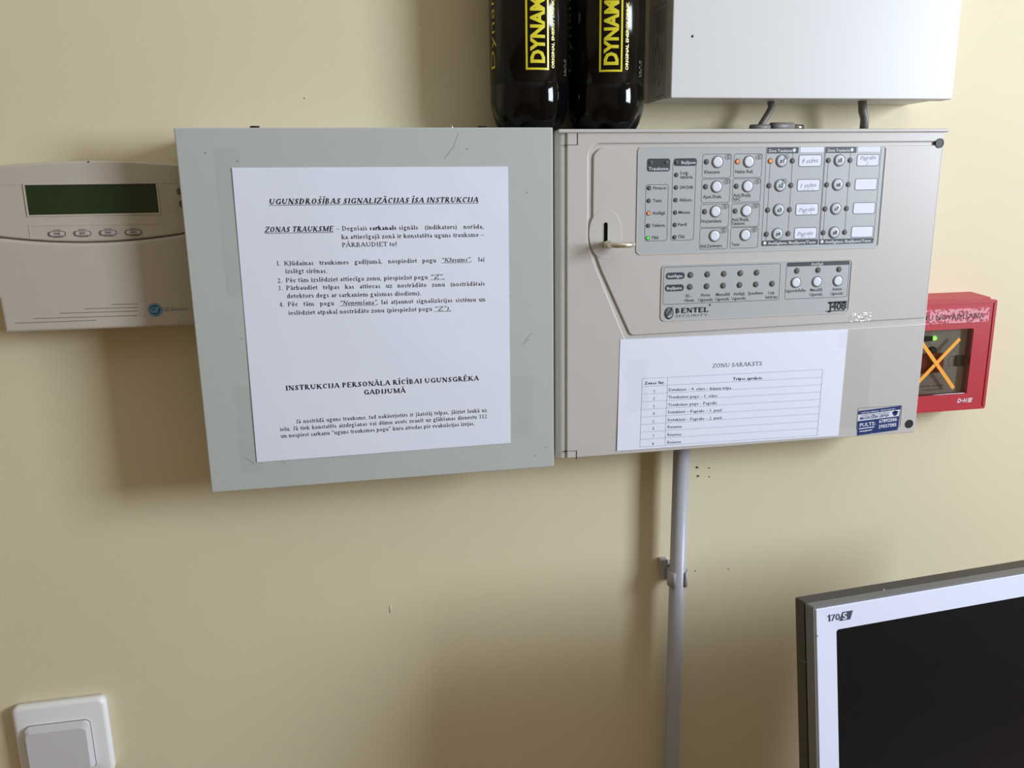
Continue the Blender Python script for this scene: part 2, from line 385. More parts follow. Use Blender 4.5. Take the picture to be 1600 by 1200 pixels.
def serif(mb, s, x0, z0, size, x1=None, z1=None, fn=None, bold=False, italic=False, justify=False, under=False, thin=None, thick=None):
    """set the line s from baseline (x0,z0) to (x1,z1); fn maps (x,z) to a point of the sheet"""
    TH = .165 if bold else .105; TN = thin or (.075 if bold else .060)
    TH = thick or TH
    adv = []
    for ch in s:
        if ch not in _pc: _pc[ch] = _parse(ch)
        adv.append(_pc[ch][0]*(1.06 if bold else 1))
    nat = sum(adv); kx = size; extra = 0
    if x1 is not None:
        if justify:
            nsp = s.count(' ') or 1
            kx = min(size*1.10, .97*(x1-x0)/nat); extra = ((x1-x0)-nat*kx)/nsp
        else: kx = (x1-x0)/nat
    dz = 0 if z1 is None else (z1-z0)/(x1-x0)
    sh = .24 if italic else 0
    cur = 0
    def put(gx, gz):
        X = cur+gx*kx+gz*sh*size
        return fn(x0+X, z0+gz*size+dz*X)
    def seg(a, b, w0, w1=None):
        w1 = w1 or w0
        d = Vector((b[0]-a[0], b[1]-a[1])); L = d.length
        if L < 1e-6: return
        nx, nz = -d.y/L, d.x/L
        mb.add([put(a[0]-nx*w0/2, a[1]-nz*w0/2), put(b[0]-nx*w1/2, b[1]-nz*w1/2), put(b[0]+nx*w1/2, b[1]+nz*w1/2), put(a[0]+nx*w0/2, a[1]+nz*w0/2)], [(0, 1, 2, 3)])
    for ch, ad in zip(s, adv):
        for c, a in _pc[ch][1]:
            if c == 'V': seg((a[0], a[1]), (a[0], a[2]), TH)
            elif c == 'N': seg((a[0], a[1]), (a[2], a[3]), TN)
            elif c in 'D': seg((a[0], a[1]), (a[2], a[3]), TH*.95)
            elif c == 'W': seg((a[0], a[1]), (a[2], a[3]), TH)
            elif c == 'W2': seg((a[0], a[1]), (a[2], a[3]), TN*1.5)
            elif c == 'F':
                zz = a[1]+(TN/2 if a[1] < .3 else -TN/2)
                seg((a[0]-.09, zz), (a[0]+.09, zz), TN)
            elif c == 'O':
                r = TH*.62; mb.add([put(a[0]+r*cos(k*pi/3), a[1]+r*sin(k*pi/3)) for k in range(6)], [tuple(range(6))])
            elif c == 'A':
                cx, cz, rx, rz, a0, a1 = a; n = max(4, int(abs(a1-a0)/24)); vs = []
                for k in range(n+1):
                    t = math.radians(a0+(a1-a0)*k/n)
                    w = TN+(TH-TN)*abs(cos(t))**1.3
                    ri, ro = 1-w/2/rx, 1-w/2/rz
                    vs.append(put(cx+(rx-w*.5*abs(cos(t))-w/2+w/2)*cos(t)+0, cz+(rz-w/2)*sin(t)-0) if False else put(cx+(rx-w)*cos(t), cz+(rz-w)*sin(t)))
                    vs.append(put(cx+rx*cos(t), cz+rz*sin(t)))
                mb.add(vs, [(2*k, 2*k+1, 2*k+3, 2*k+2) for k in range(n)])
        if ch == ' ' and x1 is not None and justify: cur += extra
        cur += ad*kx
    if under:
        n = 8; x1_ = x0+cur
        for k in range(n):
            a, b = x0+(x1_-x0)*k/n, x0+(x1_-x0)*(k+1)/n
            za, zb = z0+dz*(a-x0), z0+dz*(b-x0); q = size
            mb.add([fn(a, za-.15*q), fn(b, zb-.15*q), fn(b, zb-.09*q), fn(a, za-.09*q)], [(0, 1, 2, 3)])
    return x0+cur

# ------------------------------------------------------------------ the room
XR, XL, YB, ZF, ZC = 1.7, -1.9, -3.5, -1.5, 1.2
def struct(name, mb, m, parent=None):
    o = obj(name, mb, m, parent)
    if parent is None: tag(o, kind='structure')
    return o
wall_back = struct('wall_back', box(MB(), XL-.15, 0, ZF, XR+.15, .15, ZC), M['wall'])
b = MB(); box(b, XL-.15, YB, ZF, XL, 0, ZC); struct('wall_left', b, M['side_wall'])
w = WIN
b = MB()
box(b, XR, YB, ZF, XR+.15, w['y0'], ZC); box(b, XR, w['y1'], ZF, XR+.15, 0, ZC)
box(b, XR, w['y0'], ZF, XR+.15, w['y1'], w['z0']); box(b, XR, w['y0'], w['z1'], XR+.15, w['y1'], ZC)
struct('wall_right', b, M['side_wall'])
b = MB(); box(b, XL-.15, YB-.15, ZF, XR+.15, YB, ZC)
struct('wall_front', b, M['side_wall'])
struct('floor', box(MB(), XL-.15, YB-.15, ZF-.1, XR+.15, .15, ZF), M['floor'])
struct('ceiling', box(MB(), XL-.15, YB-.15, ZC, XR+.15, .15, ZC+.1), M['ceiling'])
b = MB(); fx = XR+.06
for y0, y1, z0, z1 in ((w['y0'], w['y0']+.05, w['z0'], w['z1']), (w['y1']-.05, w['y1'], w['z0'], w['z1']), (w['y0']+.05, w['y1']-.05, w['z0'], w['z0']+.05), (w['y0']+.05, w['y1']-.05, w['z1']-.05, w['z1']), (-1.19, -1.16, w['z0']+.05, w['z1']-.05)):
    box(b, fx, y0, z0, fx+.05, y1, z1)
win1 = struct('window_1', b, M['white_paint'])
for y0, y1 in ((w['y0']+.05, -1.19), (-1.16, w['y1']-.05)):
    obj('pane', box(MB(), fx+.02, y0, w['z0']+.05, fx+.026, y1, w['z1']-.05), M['glass'], win1)
# small drill holes and nicks in the plaster
for x, z, r in ((.3199, -.2681, .0016), (.3326, -.2698, .0009), (.3211, -.2773, .0014), (.333, -.2789, .0009), (.3219, -.3796, .0008), (.3584, -.3813, .0008), (-.035, .078, .0007)):
    b = MB(); pts = [(x+r*(1+.3*random.uniform(-1, 1))*cos(k*pi/4), z+r*.8*(1+.3*random.uniform(-1, 1))*sin(k*pi/4)) for k in range(8)]
    slab(b, pts, -.00015, .001); obj('drill_hole', b, M['housing'], wall_back)
b = MB(); tube(b, [(-.318, -.0002, -.204), (-.312, -.0002, -.208), (-.306, -.0002, -.216)], .0003, 5); obj('scratch', b, M['grey_enamel_dark'], wall_back)
b = MB(); tube(b, [(.0125, -.0003, -.383-.0), (.0125, -.0003, -.3905)], .0004, 5); obj('scratch', b, M['white_paint'], wall_back)

# ------------------------------------------------------------------ desk under the monitor (below the frame)
desk = thing('desk', 'wooden laminate desk below the picture carrying the monitor', 'desk', (.8, -.33, ZF))
b = MB(); box(b, .1, -.66, -.785, 1.5, -.04, -.76); obj('desk_top', b, M['wood'], desk, (.8, -.33, ZF))
for x in (.12, 1.44):
    b = MB(); box(b, x, -.62, ZF, x+.04, -.06, -.785); obj('side_panel', b, M['wood'], desk, (.8, -.33, ZF))

# ------------------------------------------------------------------ grey metal cabinet, left
YL = -.065
cx0, cx1, cz0, cz1 = -.1262, .1585, -.2328, .0500
org = (.016, 0, cz0)
cab = thing('metal_cabinet', 'light grey enamelled metal cabinet carrying the printed fire instruction sheet', 'cabinet', org)
b = MB(); box(b, cx0+.003, YL+.014, cz0+.003, cx1-.003, 0, cz1-.003); obj('cabinet_body', b, M['grey_enamel'], cab, org)
lid = MB(); slab(lid, rrect(cx0, cz0, cx1, cz1, .0008, 2), YL, YL+.013, .0009, False); obj('cover', lid, M['grey_enamel'], cab, org)
b = MB(); ring(b, circ(.0168, .0115, .0093, 32), circ(.0168, .0115, .0089, 32), YL-.00005, YL+.0002); obj('knockout', b, M['grey_enamel_dark'], cab, org)
for x, h in ((-.0712, .0026), (.1048, .0024)):
    b = MB(); tube(b, [(x, -.045, cz1-.004), (x, -.045, cz1+h)], .0036, 14); obj('screw', b, M['black'], cab, org)
b = MB(); tube(b, [(.080, -.05, cz1-.002), (.0802, -.05, cz1+.004)], .0005, 6); obj('wire_end', b, M['steel'], cab, org)
# old adhesive residue, scratches on the enamel
b = MB()
for x0, z0, x1, z1 in ((.083, .046, .079, .036), (.079, .036, .0715, .0265), (.133, -.121, .140, -.114), (.131, -.124, .138, -.119), (-.098, -.205, -.091, -.211), (-.0715, -.208, -.066, -.214)):
    bar(b, x0, z0, x1, z1, .00035, YL-.00006, YL+.0001)
for x, z in ((-.0835, .026), (.0895, .034), (.151, -.215), (.142, -.2215), (.137, .0), (-.106, .032), (-.092, -.108)):
    flat(b, circ(x, z, .0006, 8), YL-.00006)
obj('scratch', b, M['grey_enamel_dark'], cab, org)

# clear tape strips on the cabinet
def tape(x0, z0, x1, z1, y, label, m='tape', jag=True, group=None):
    pts = []
    n = 7
    pts += [(x0+(random.uniform(-.0009, .0009) if jag else 0), z1-(z1-z0)*i/n) for i in range(n+1)]
    pts += [(x1+(random.uniform(-.0009, .0009) if jag else 0), z0+(z1-z0)*i/n) for i in range(n+1)]
    b = MB(); flat(b, pts, y-.00006)
    xc, zc = (x0+x1)/2, (z0+z1)/2
    return tag(obj('tape_strip', b, M[m], None, (xc, y, zc), recalc=False), label, 'tape', group)
YT = YL-.00058
tape(-.1005, .0360, -.0810, -.0750, YT+.0004, 'clear adhesive tape strip at the upper left of the instruction sheet')
tape(-.1010, -.1450, -.0840, -.2180, YT+.0004, 'clear adhesive tape strip at the lower left of the instruction sheet')
tape(.1150, -.1500, .1400, -.2050, YT+.0004, 'clear adhesive tape strip at the lower right of the instruction sheet')

# ------------------------------------------------------------------ instruction sheet
def sheet_y(x, z):
    u, v = (x+.089)/.21, (z+.209)/.23
    return YL-.00052-.00022*(sin(7*u+3*v)*cos(5*v))-.0004*max(0, v-.93)*6*max(0, .5-u)-.00010*sin(23*u*v+2)
GX, GZ = 28, 30
def sheet(name, x0, z0, x1, z1, yfn, label, cat, th=.00012, corners=None):
    c = corners or [(x0, z0), (x1, z0), (x1, z1), (x0, z1)]
    vs = []; fs = []
    for side in (0, 1):
        for j in range(GZ+1):
            for i in range(GX+1):
                u, v = i/GX, j/GZ
                x = (1-u)*(1-v)*c[0][0]+u*(1-v)*c[1][0]+u*v*c[2][0]+(1-u)*v*c[3][0]
                z = (1-u)*(1-v)*c[0][1]+u*(1-v)*c[1][1]+u*v*c[2][1]+(1-u)*v*c[3][1]
                vs.append((x, yfn(x, z)+side*th, z))
    N = (GX+1)*(GZ+1); W = GX+1
    for j in range(GZ):
        for i in range(GX):
            a = j*W+i; fs.append((a, a+1, a+W+1, a+W)); fs.append((N+a, N+a+W, N+a+W+1, N+a+1))
    b = MB(); b.add(vs, fs, True)
    rim = [i for i in range(W)]+[j*W+GX for j in range(1, GZ+1)]+[GZ*W+i for i in range(GX-1, -1, -1)]+[j*W for j in range(GZ-1, 0, -1)]
    k_ = len(rim); b.add([vs[i] for i in rim]+[vs[N+i] for i in rim], [(i, k_+i, k_+(i+1) % k_, (i+1) % k_) for i in range(k_)])
    og = (x0, yfn((x0+x1)/2, (z0+z1)/2), z0)
    return tag(obj(name, b, M['paper'], None, og), label, cat), og
sh1, og1 = sheet('instruction_sheet', -.0885, -.2095, .1215, .0210, sheet_y, 'white paper sheet of printed fire instructions taped to the grey cabinet', 'paper', corners=[(-.0889, -.2095), (.1203, -.2083), (.1218, .0203), (-.0879, .0214)])
fn1 = lambda x, z: (x, sheet_y(x, z)-.00010, z)
b = MB(); mm = .001
serif(b, 'UGUNSDROŠĪBAS SIGNALIZĀCIJAS ĪSA INSTRUKCIJA', -.0636, -.0058, .0062, .0974, -.0069, fn1, bold=True, italic=True, under=True)
serif(b, 'ZONAS TRAUKSME', -.0682, -.0266, .0062, -.0167, -.0270, fn1, bold=True, italic=True, under=True)
e = serif(b, '– Degošais ', -.0145, -.0266, .0052, .0108, -.0268, fn1)
e = serif(b, 'sarkanais ', e, -.0268, .0052, .0336, -.0270, fn1, bold=True)
serif(b, 'signāls (indikators) norāda,', e, -.0270, .0052, .1015, -.0276, fn1, justify=True)
serif(b, 'ka attiecīgajā zonā ir konstatēta uguns trauksme –', -.0110, -.0331, .0052, .1014, -.0340, fn1)
serif(b, 'PĀRBAUDIET to!', -.0110, -.0393, .0052, .0319, -.0396, fn1)
def item(n, z): serif(b, n, -.0615, z, .0052, -.0580, z, fn1)
item('1.', -.0521)
e = serif(b, 'Kļūdainas trauksmes gadījumā, nospiediet pogu ', -.0557, -.0522, .0052, .0663, -.0533, fn1, justify=True)
e = serif(b, '“Klusums”', e, -.0533, .0052, .0895, -.0535, fn1, italic=True, under=True)
serif(b, ', lai', e, -.0535, .0052, .1015, -.0537, fn1, justify=True)
serif(b, 'izslēgt sirēnas.', -.0553, -.0582, .0052, -.0230, -.0589, fn1)
item('2.', -.0653)
e = serif(b, 'Pēc tām izslēdziet attiecīgo zonu, piespiežot pogu ', -.0555, -.0653, .0052, .0565, -.0664, fn1)
serif(b, '“Z”.', e, -.0664, .0052, .0687, -.0665, fn1, italic=True, under=True)
item('3.', -.0712)
serif(b, 'Pārbaudiet telpas kas attiecas uz nostrādāto zonu (nostrādātais', -.0556, -.0712, .0052, .1013, -.0732, fn1, justify=True)
serif(b, 'detektors degs ar sarkaniem gaismas diodiem).', -.0555, -.0775, .0052, .0496, -.0791, fn1)
item('4.', -.0840)
e = serif(b, 'Pēc tām pogu ', -.0554, -.0840, .0052, -.0155, -.0845, fn1, justify=True)
e = serif(b, '“Noņemšana”', e, -.0845, .0052, .0135, -.0850, fn1, italic=True, under=True)
serif(b, ', lai atjaunot signalizācijas sistēmu un', e, -.0850, .0052, .1014, -.0861, fn1, justify=True)
e = serif(b, 'ieslēdziet atpakaļ nostrādāto zonu (piespiežot pogu ', -.0554, -.0908, .0052, .0590, -.0921, fn1)
serif(b, '“Z”).', e, -.0921, .0052, .0731, -.0924, fn1, italic=True, under=True)
serif(b, 'INSTRUKCIJA PERSONĀLA RĪCĪBAI UGUNSGRĒKA', -.0620, -.1514, .0061, .0945, -.1519, fn1, bold=True)
serif(b, 'GADIJUMĀ', -.0008, -.1585, .0061, .0335, -.1589, fn1, bold=True)
serif(b, 'Jā nostrādā uguns trauksme, tad nakāvejoties ir jāatstāj telpas, jāiziet laukā uz', -.0560, -.1791, .0051, .1005, -.1796, fn1, justify=True)
serif(b, 'ielu. Jā tiek konstatēts aizdegšanas vai dūmu avots zvanīt uz glābšanas dienestu 112', -.0689, -.1847, .0051, .1004, -.1850, fn1, justify=True)
serif(b, 'un nospiest sarkanu “uguns trauksmes pogu” kura atrodas pie evakuācijas izejas.', -.0687, -.1903, .0051, .0900, -.1905, fn1)
obj('printed_text', b, M['paper_ink'], sh1, og1, recalc=False)

# ------------------------------------------------------------------ fire alarm panel, right
YP = -.060                # front face
px0, px1, pz0, pz1 = .1628, .5150, -.2290, .0490
orgp = (.338, 0, pz0)
pan = thing('fire_alarm_panel', 'wide off-white plastic fire alarm control panel with keys, lamps and text fields', 'control panel', orgp)
b = MB(); box(b, px0+.002, -.034, pz0+.002, px1-.003, 0, pz1-.002); obj('back_box', b, M['panel'], pan, orgp)
# cover: rounded left side, raised front plate with a groove around the control area
YG = YP+.0017
b = MB(); prof = []
# body of the cover extruded along Z with rounded vertical left and right edges
R1 = .006
pr = [(px0, -.034)]
for k in range(7):
    t = pi/2*k/6; pr.append((px0+R1-R1*cos(t), YG+R1-R1*sin(t)))
for k in range(5):
    t = pi/2*k/4; pr.append((px1-.003+.003*sin(t), YG+.003-.003*cos(t)))
pr.append((px1, -.034))
n = len(pr); vs = [(x, y, pz0+.0012) for x, y in pr]+[(x, y, pz1-.0012) for x, y in pr]
b.add(vs, [(i, i+1, n+i+1, n+i) for i in range(n-1)]+[tuple(range(n)), tuple(range(2*n-1, n-1, -1)), (n-1, 0, n, 2*n-1)], False)
obj('cover', b, M['panel'], pan, orgp)
def rounded_poly(pts, r, n=4):
    out = []
    m_ = len(pts)
    for i in range(m_):
        a, p, c = Vector(pts[i-1]), Vector(pts[i]), Vector(pts[(i+1) % m_])
        rr = r[i] if isinstance(r, (list, tuple)) else r
        if rr <= 0: out.append((p.x, p.y)); continue
        d1 = (a-p).normalized(); d2 = (c-p).normalized()
        s, e_ = p+d1*rr, p+d2*rr
        for k in range(n+1):
            t = k/n; q = s*(1-t)**2+p*2*t*(1-t)+e_*t*t; out.append((q.x, q.y))
    return out
# outer C-shaped plate (left, top, bottom)
outer = [(px0+.0085, pz0+.001), (px1-.0022, pz0+.001), (px1-.0022, -.1232), (.2240, -.1268), (.1968, -.0630), (.1895, -.0420), (.1892, .0320), (.1960, .0378), (.5030, .0380), (px1-.0022, .0400), (px1-.0022, pz1-.001), (px0+.0085, pz1-.001)]
outer = rounded_poly(outer, [.0, .0, .0, .003, .004, .006, .005, .003, .0, 0, 0, 0])
b = MB(); slab(b, outer, YP, YG+.0002, .0009); obj('front_frame', b, M['panel'], pan, orgp)
inner = [(.2278, -.1212), (px1-.0030, -.1180), (px1-.0030, .0352), (.1990, .0343), (.1935, .0290), (.1933, -.0430), (.2005, -.0632)]
inner = rounded_poly(inner, [.003, .0006, .0006, .003, .003, .006, .004])
b = MB(); slab(b, inner, YP+.0001, YG+.0002, .0008); obj('control_plate', b, M['panel'], pan, orgp)
b = MB(); slab(b, circ(.2043, -.0345, .0142, 40, .0210), YP-.0001, YG, .0003); obj('lock_plate', b, M['panel'], pan, orgp)
b = MB(); slab(b, rrect(.2027, -.0420, .2061, -.0250, .0017, 5), YP-.00018, YG); obj('keyhole', b, M['hole'], pan, orgp)
b = MB(); ring(b, rrect(.2022, -.0424, .2066, -.0246, .0021, 5), rrect(.2027, -.0420, .2061, -.0250, .0017, 5), YP-.0003, YG); obj('keyhole_rim', b, M['panel'], pan, orgp)
# hinge tabs with dark slits at the left corners
for z0, z1 in ((.0368, .0490), (-.2290, -.2215)):
    b = MB(); bar(b, .1800, z0, .1800, z1, .0008, YP-.0001, YG)
    zz = z0 if z0 > 0 else z1
    bar(b, .1690, zz, .1804, zz, .0004, YP-.0001, YG)
    obj('tab_slit', b, M['black'], pan, orgp)
# rim ledge along the top
b = MB(); pts = rrect(px0+.001, pz1-.0030, px1+.0008, pz1, .0010, 2); slab(b, pts, YP-.0018, -.036, .0010); obj('top_rim', b, M['panel'], pan, orgp)
for x, z, lab in ((.5083, .0367, None), (.5056, -.2190, None)):
    b = MB(); slab(b, circ(x, z, .0036, 20), YP-.0002, YG, .0003); ring(b, circ(x, z, .0041, 20), circ(x, z, .0036, 20), YP-.0005, YG); obj('screw_cap', b, M['black'], pan, orgp)

# --- upper control label
YO = YP-.0003             # surface of the printed foil
def overlay(name, x0, z0, x1, z1, r):
    b = MB(); slab(b, rrect(x0, z0, x1, z1, r), YO, YP+.0002)
    o = obj(name, b, M['overlay'], pan, orgp)
    b = MB(); rframe(b, x0-.0006, z0-.0006, x1+.0006, z1+.0006, r+.0005, .0007, YO-.0003, YP)
    obj('label_rim', b, M['panel'], o, orgp)
    return o
ov = overlay('upper_control_label', .2317, -.0520, .4566, .0344, .0035)
YI = YO-.00005
def put_part(name, mb, m, par, recalc=True): return obj(name, mb, m, par, orgp, recalc=recalc)
b = MB()                   # dark line work
LW = .00035
rframe(b, .2384, -.0415, .2584, .0050, .0022, LW, YI, YO)
rframe(b, .2615, -.0415, .2822, .0225, .0022, LW, YI, YO)
for i, x in enumerate((.2875, .3155)):
    for z in (.0290, .0088, -.0118, -.0318):
        rframe(b, x, z-.0196 if z > -.03 else z-.0178, x+.0258, z, .0018, LW, YI, YO)
bar(b, .3446, .034, .3446, -.044, LW, YI, YO); bar(b, .3985, .034, .3985, -.044, LW, YI, YO); bar(b, .3992, .034, .3992, -.044, LW, YI, YO)
bar(b, .4518, .034, .4518, -.046, LW, YI, YO); bar(b, .4556, .034, .4556, -.050, LW*1.6, YI, YO)
for x in (.3486, .3689, .4024, .4229):
    top = .031 if x in (.3689, .4229) else .0229; bot = -.0382 if x in (.3689, .4229) else -.0455
    bar(b, x, bot, x, top, .0004, YI+.00002, YO)
for s, x, z, w_ in (('Pirms-tr.', .2449, .0008, .0122), ('Tests', .2449, -.0094, .0078), ('Atslēgš.', .2447, -.0196, .0118), ('Telekom.', .2445, -.0297, .0122), ('Tīkli', .2444, -.0399, .0062),
                   ('Log.', .2686, .0130, .0072), ('Iekārta', .2686, .0094, .0108), ('24V/24R', .2682, .0010, .0122), ('Akkum.', .2681, -.0092, .0118), ('Massa', .2679, -.0194, .0102), ('Perif.', .2678, -.0295, .0083), ('Tīkli', .2677, -.0396, .0062)):
    text(b, s, x, z, .0037, YI, w_, bold=.02)
for s, x, z, w_ in (('Klusums', .2896, .0132, .0138), ('Nakts Rež.', .3171, .0132, .0166), ('Apst./Evak.', .2890, -.0070, .0172), ('Atsl./Bojāj.', .3164, -.0062, .0162), ('NAC', .3164, -.0094, .0068),
                   ('Noņemšana', .2884, -.0272, .0182), ('Atsl./Bojāj.', .3158, -.0264, .0162), ('Telekom.', .3158, -.0297, .0128), ('Atsl.Zummeru', .2880, -.0480, .0202), ('Tests', .3165, -.0474, .0076)):
    text(b, s, x, z, .0038, YI, w_, bold=.02)
put_part('printed_lettering', b, M['ink'], ov, False)
for hb in ((.2390, .0153, .2592, .0257, .0022), (.2622, .0195, .2826, .0257, .0022), (.3452, .0290, .3740, .0340, .0003), (.3995, .0290, .4283, .0340, .0003), (.3444, -.0482, .3978, -.0436, .0008), (.3988, -.0484, .4516, -.0438, .0008)):
    b = MB(); slab(b, rrect(*hb), YI, YO); put_part('header_bar', b, M['dark_print'], ov)
b = MB(); YJ = YI-.00005
text(b, 'Trauksme', .2406, .0164, .0036, YJ, .0172, bold=.01); text(b, 'Bojājums', .2690, .0212, .0034, YJ, .0126, bold=.01)
text(b, 'Zona Trauksme', .3466, .0302, .0032, YJ, .0215); text(b, 'Zona Trauksme', .4010, .0302, .0032, YJ, .0210)
text(b, 'Atslēgšana /Bojājums/Tests', .3505, -.0471, .0034, YJ, .0452); text(b, 'Atslēgšana /Bojājums/Tests', .4046, -.0473, .0034, YJ, .0445)
for x, z in ((.3701, .0316), (.4240, .0316), (.3477, -.0457), (.4018, -.0459)): flat(b, circ(x, z, .0015, 14), YJ)
put_part('white_lettering', b, M['white_print'], ov, False)

ring_me = None
def round_part(name, x, z, r, h, par, m, rim=None, rim_w=.0006, cache={}):
    key = (name, round(r, 5), m)
    if key not in cache:
        b = MB(); dome(b, 0, 0, r, h, 0); o = obj(name, b, M[m], par, (0, 0, 0))
        cache[key] = o.data
    else:
        o = bpy.data.objects.new(name, cache[key]); COL.objects.link(o); o.parent = par
    o.location = (x-orgp[0], YO-orgp[1], z-orgp[2])
    return o
def rim_part(name, x, z, ro_, ri, h, par, m, cache={}):
    key = (name, round(ro_, 5))
    if key not in cache:
        b = MB(); ring(b, circ(0, 0, ro_, 24), circ(0, 0, ri, 24), -h, 0); o = obj(name, b, M[m], par, (0, 0, 0)); cache[key] = o.data
    else:
        o = bpy.data.objects.new(name, cache[key]); COL.objects.link(o); o.parent = par
    o.location = (x-orgp[0], YO-orgp[1], z-orgp[2])
def button(x, z, r, par, m='button'):
    round_part('button', x, z, r, .0011, par, m)
    rim_part('button_rim', x, z, r+.0006, r-.0001, .0004, par, 'dark_print')
def lamp(x, z, r, par, m='led_off'):
    round_part('indicator_lamp', x, z, r*.8, .0009, par, m)
    rim_part('lamp_rim', x, z, r*1.16, r*.72, .00015, par, 'led_ring')
for z in (.0225, .0024, -.0180, -.0384):
    for x in (.3009, .3290): button(x, z, .0044, ov)
for z, k in ((.0227, 0), (.0025, 1), (-.0180, 2)):
    lamp(.2911, z, .0020, ov); lamp(.3188, z, .0020, ov, 'led_orange' if k == 0 else 'led_off')
for k, z in enumerate((.0021, -.0082, -.0184, -.0286, -.0388)): lamp(.2413, z, .00165, ov, ('led_off', 'led_off', 'led_orange', 'led_off', 'led_green')[k])
for z in (.0226, .0124, .0022, -.0080, -.0182, -.0284, -.0387): lamp(.2649, z, .00165, ov)
lamp(.2425, .0226, .00165, ov); lamp(.2560, .0226, .00165, ov)
ZR = (.0229, .0026, -.0178, -.0382)
for k, z in enumerate(ZR):
    lamp(.3486, z, .0021, ov, 'led_orange' if k == 0 else 'led_off'); lamp(.3689, z, .0021, ov); lamp(.4024, z, .0021, ov); lamp(.4229, z, .0021, ov)
    button(.3588, z, .0046, ov, 'zone_button'); button(.4127, z, .0046, ov, 'zone_button')
    for x_, d_ in ((.3588, 1), (.4127, 5)):
        zb = MB(); text(zb, 'z%d' % (k+d_), x_, z-.0015, .0046, YO-.00118, .0046, 'c', .035, .2); tag(put_part('zone_number', zb, M['ink'], ov, False), kind='stuff')
# small circled key numbers
for x, z, s in ((.3109, .0266, '1'), (.3386, .0264, '2'), (.3103, .0065, '4'), (.3382, .0063, '5'), (.3098, -.0138, '7'), (.3378, -.0138, '8'), (.3092, -.0341, '0'), (.3374, -.0341, '9'), (.3628, .0262, '3'), (.3622, .0062, '6')):
    b = MB(); ring(b, circ(x, z, .0020, 16), circ(x, z, .0016, 16), YO-.0013, YO-.0012); text(b, s, x, z-.0008, .0022, YO-.0013, None, 'c', .02)
    tag(put_part('key_number', b, M['dark_print'], ov, False), kind='stuff')
# white write-on fields
names = {(0, 0): '9 stāvs', (0, 1): '1 stāvs', (0, 2): 'Pagrabs', (0, 3): 'Pagrabs', (1, 0): 'Pagrabs'}
for c, x in ((0, .3854), (1, .4400)):
    for k, z in enumerate(ZR):
        b = MB(); slab(b, rrect(x-.0103, z-.0046, x+.0103, z+.0046, .0014, 3), YI-.0001, YO); fo = put_part('name_field', b, M['paper'], ov)
        b = MB(); rframe(b, x-.0107, z-.0050, x+.0107, z+.0050, .0018, .0005, YI-.00012, YO)
        put_part('field_outline', b, M['dark_print'], ov)
hw = MB()
for (c, k), s in names.items():
    x = (.3854, .4400)[c]; z = ZR[k]; zz = z-.0018+(.0022 if (c, k) == (1, 0) else 0)
    text(hw, s, x, zz, .0050, YI-.0002, .0150, 'c', -.012, .35, rot=.06)
text(hw, '2.', .4395, ZR[0]-.0038, .0036, YI-.0002, .002, 'c', -.012, .3)
for k in (1, 2, 3):
    for dx in (-.004, -.001, .003): bar(hw, .3854+dx, ZR[k]-.0040, .3854+dx+.0014, ZR[k]-.0030, .0003, YI-.0002, YI-.0001)
put_part('handwriting', hw, M['pen'], ov, False)
for x0, x1 in ((.3756, .3972), (.4295, .4508)):
    b = MB(); slab(b, rrect(x0, .0298, x1, .0341, .0003, 1), YI-.0001, YO); put_part('insert_edge', b, M['paper'], ov)

# --- lower control label
lo = overlay('lower_control_label', .2549, -.1095, .4322, -.0622, .0035)
b = MB()
rframe(b, .2560, -.0957, .3640, -.0636, .0018, LW, YI, YO); rframe(b, .3694, -.0955, .4302, -.0632, .0018, LW, YI, YO)
bar(b, .4318, -.1060, .4318, -.0650, LW*1.4, YI, YO)
LX = (.2803, .2957, .3109, .3262, .3414, .3567)
for x, a, c, wa, wc in ((.2803, 'El.-', 'Vārsts', .0050, .0092), (.2957, 'Pirms', 'Ugunsdz.', .0084, .0136), (.3109, 'Manuālā', 'Ugunsdz.', .0128, .0132), (.3262, 'Atslēgš.', 'Ugunsdz.', .0112, .0136), (.3414, 'Spiediens', '', .0142, 0), (.3567, 'Log.', 'Iekārtas', .0060, .0112),
                        (.3795, 'Ugunsdzēsība', '', .0196, 0), (.3997, 'Manuālā.', 'Ugunsdz.', .0122, .0130), (.4200, 'Autom.', 'Ugunsdz.', .0100, .0130)):
    right = x > .37
    z1_ = -.0900 if not right else -.0892
    text(b, a, x-(.0008 if x < .3 else 0), z1_, .0036, YI, wa, 'c', .02)
    if c: text(b, c, x-(.0004 if x < .3 else 0), z1_-.0040, .0036, YI, wc, 'c', .02)
text(b, 'SECURITY', .2678, -.1071, .0030, YI, .0300, bold=-.004)
fnp = lambda x, z: (x, YI, z)
serif(b, 'BENTEL', .2676, -.1035, .0062, .2985, -.1035, fnp, bold=True, thin=.115, thick=.24)
flat(b, circ(.2992, -.0976, .0009, 12), YI)
# round emblem: dark disc with pale swirl cut through
ring(b, circ(.2618, -.1033, .0043, 24, .0053), circ(.2624, -.1030, .0030, 24, .0042), YI, YO)
for q in range(5): bar(b, .2596+.0011*q, -.1068+.0006*q, .2604+.0011*q, -.1002+.0006*q, .0006, YI, YO)
bar(b, .2592, -.1064, .2650, -.0990, .0009, YI-.00002, YO)
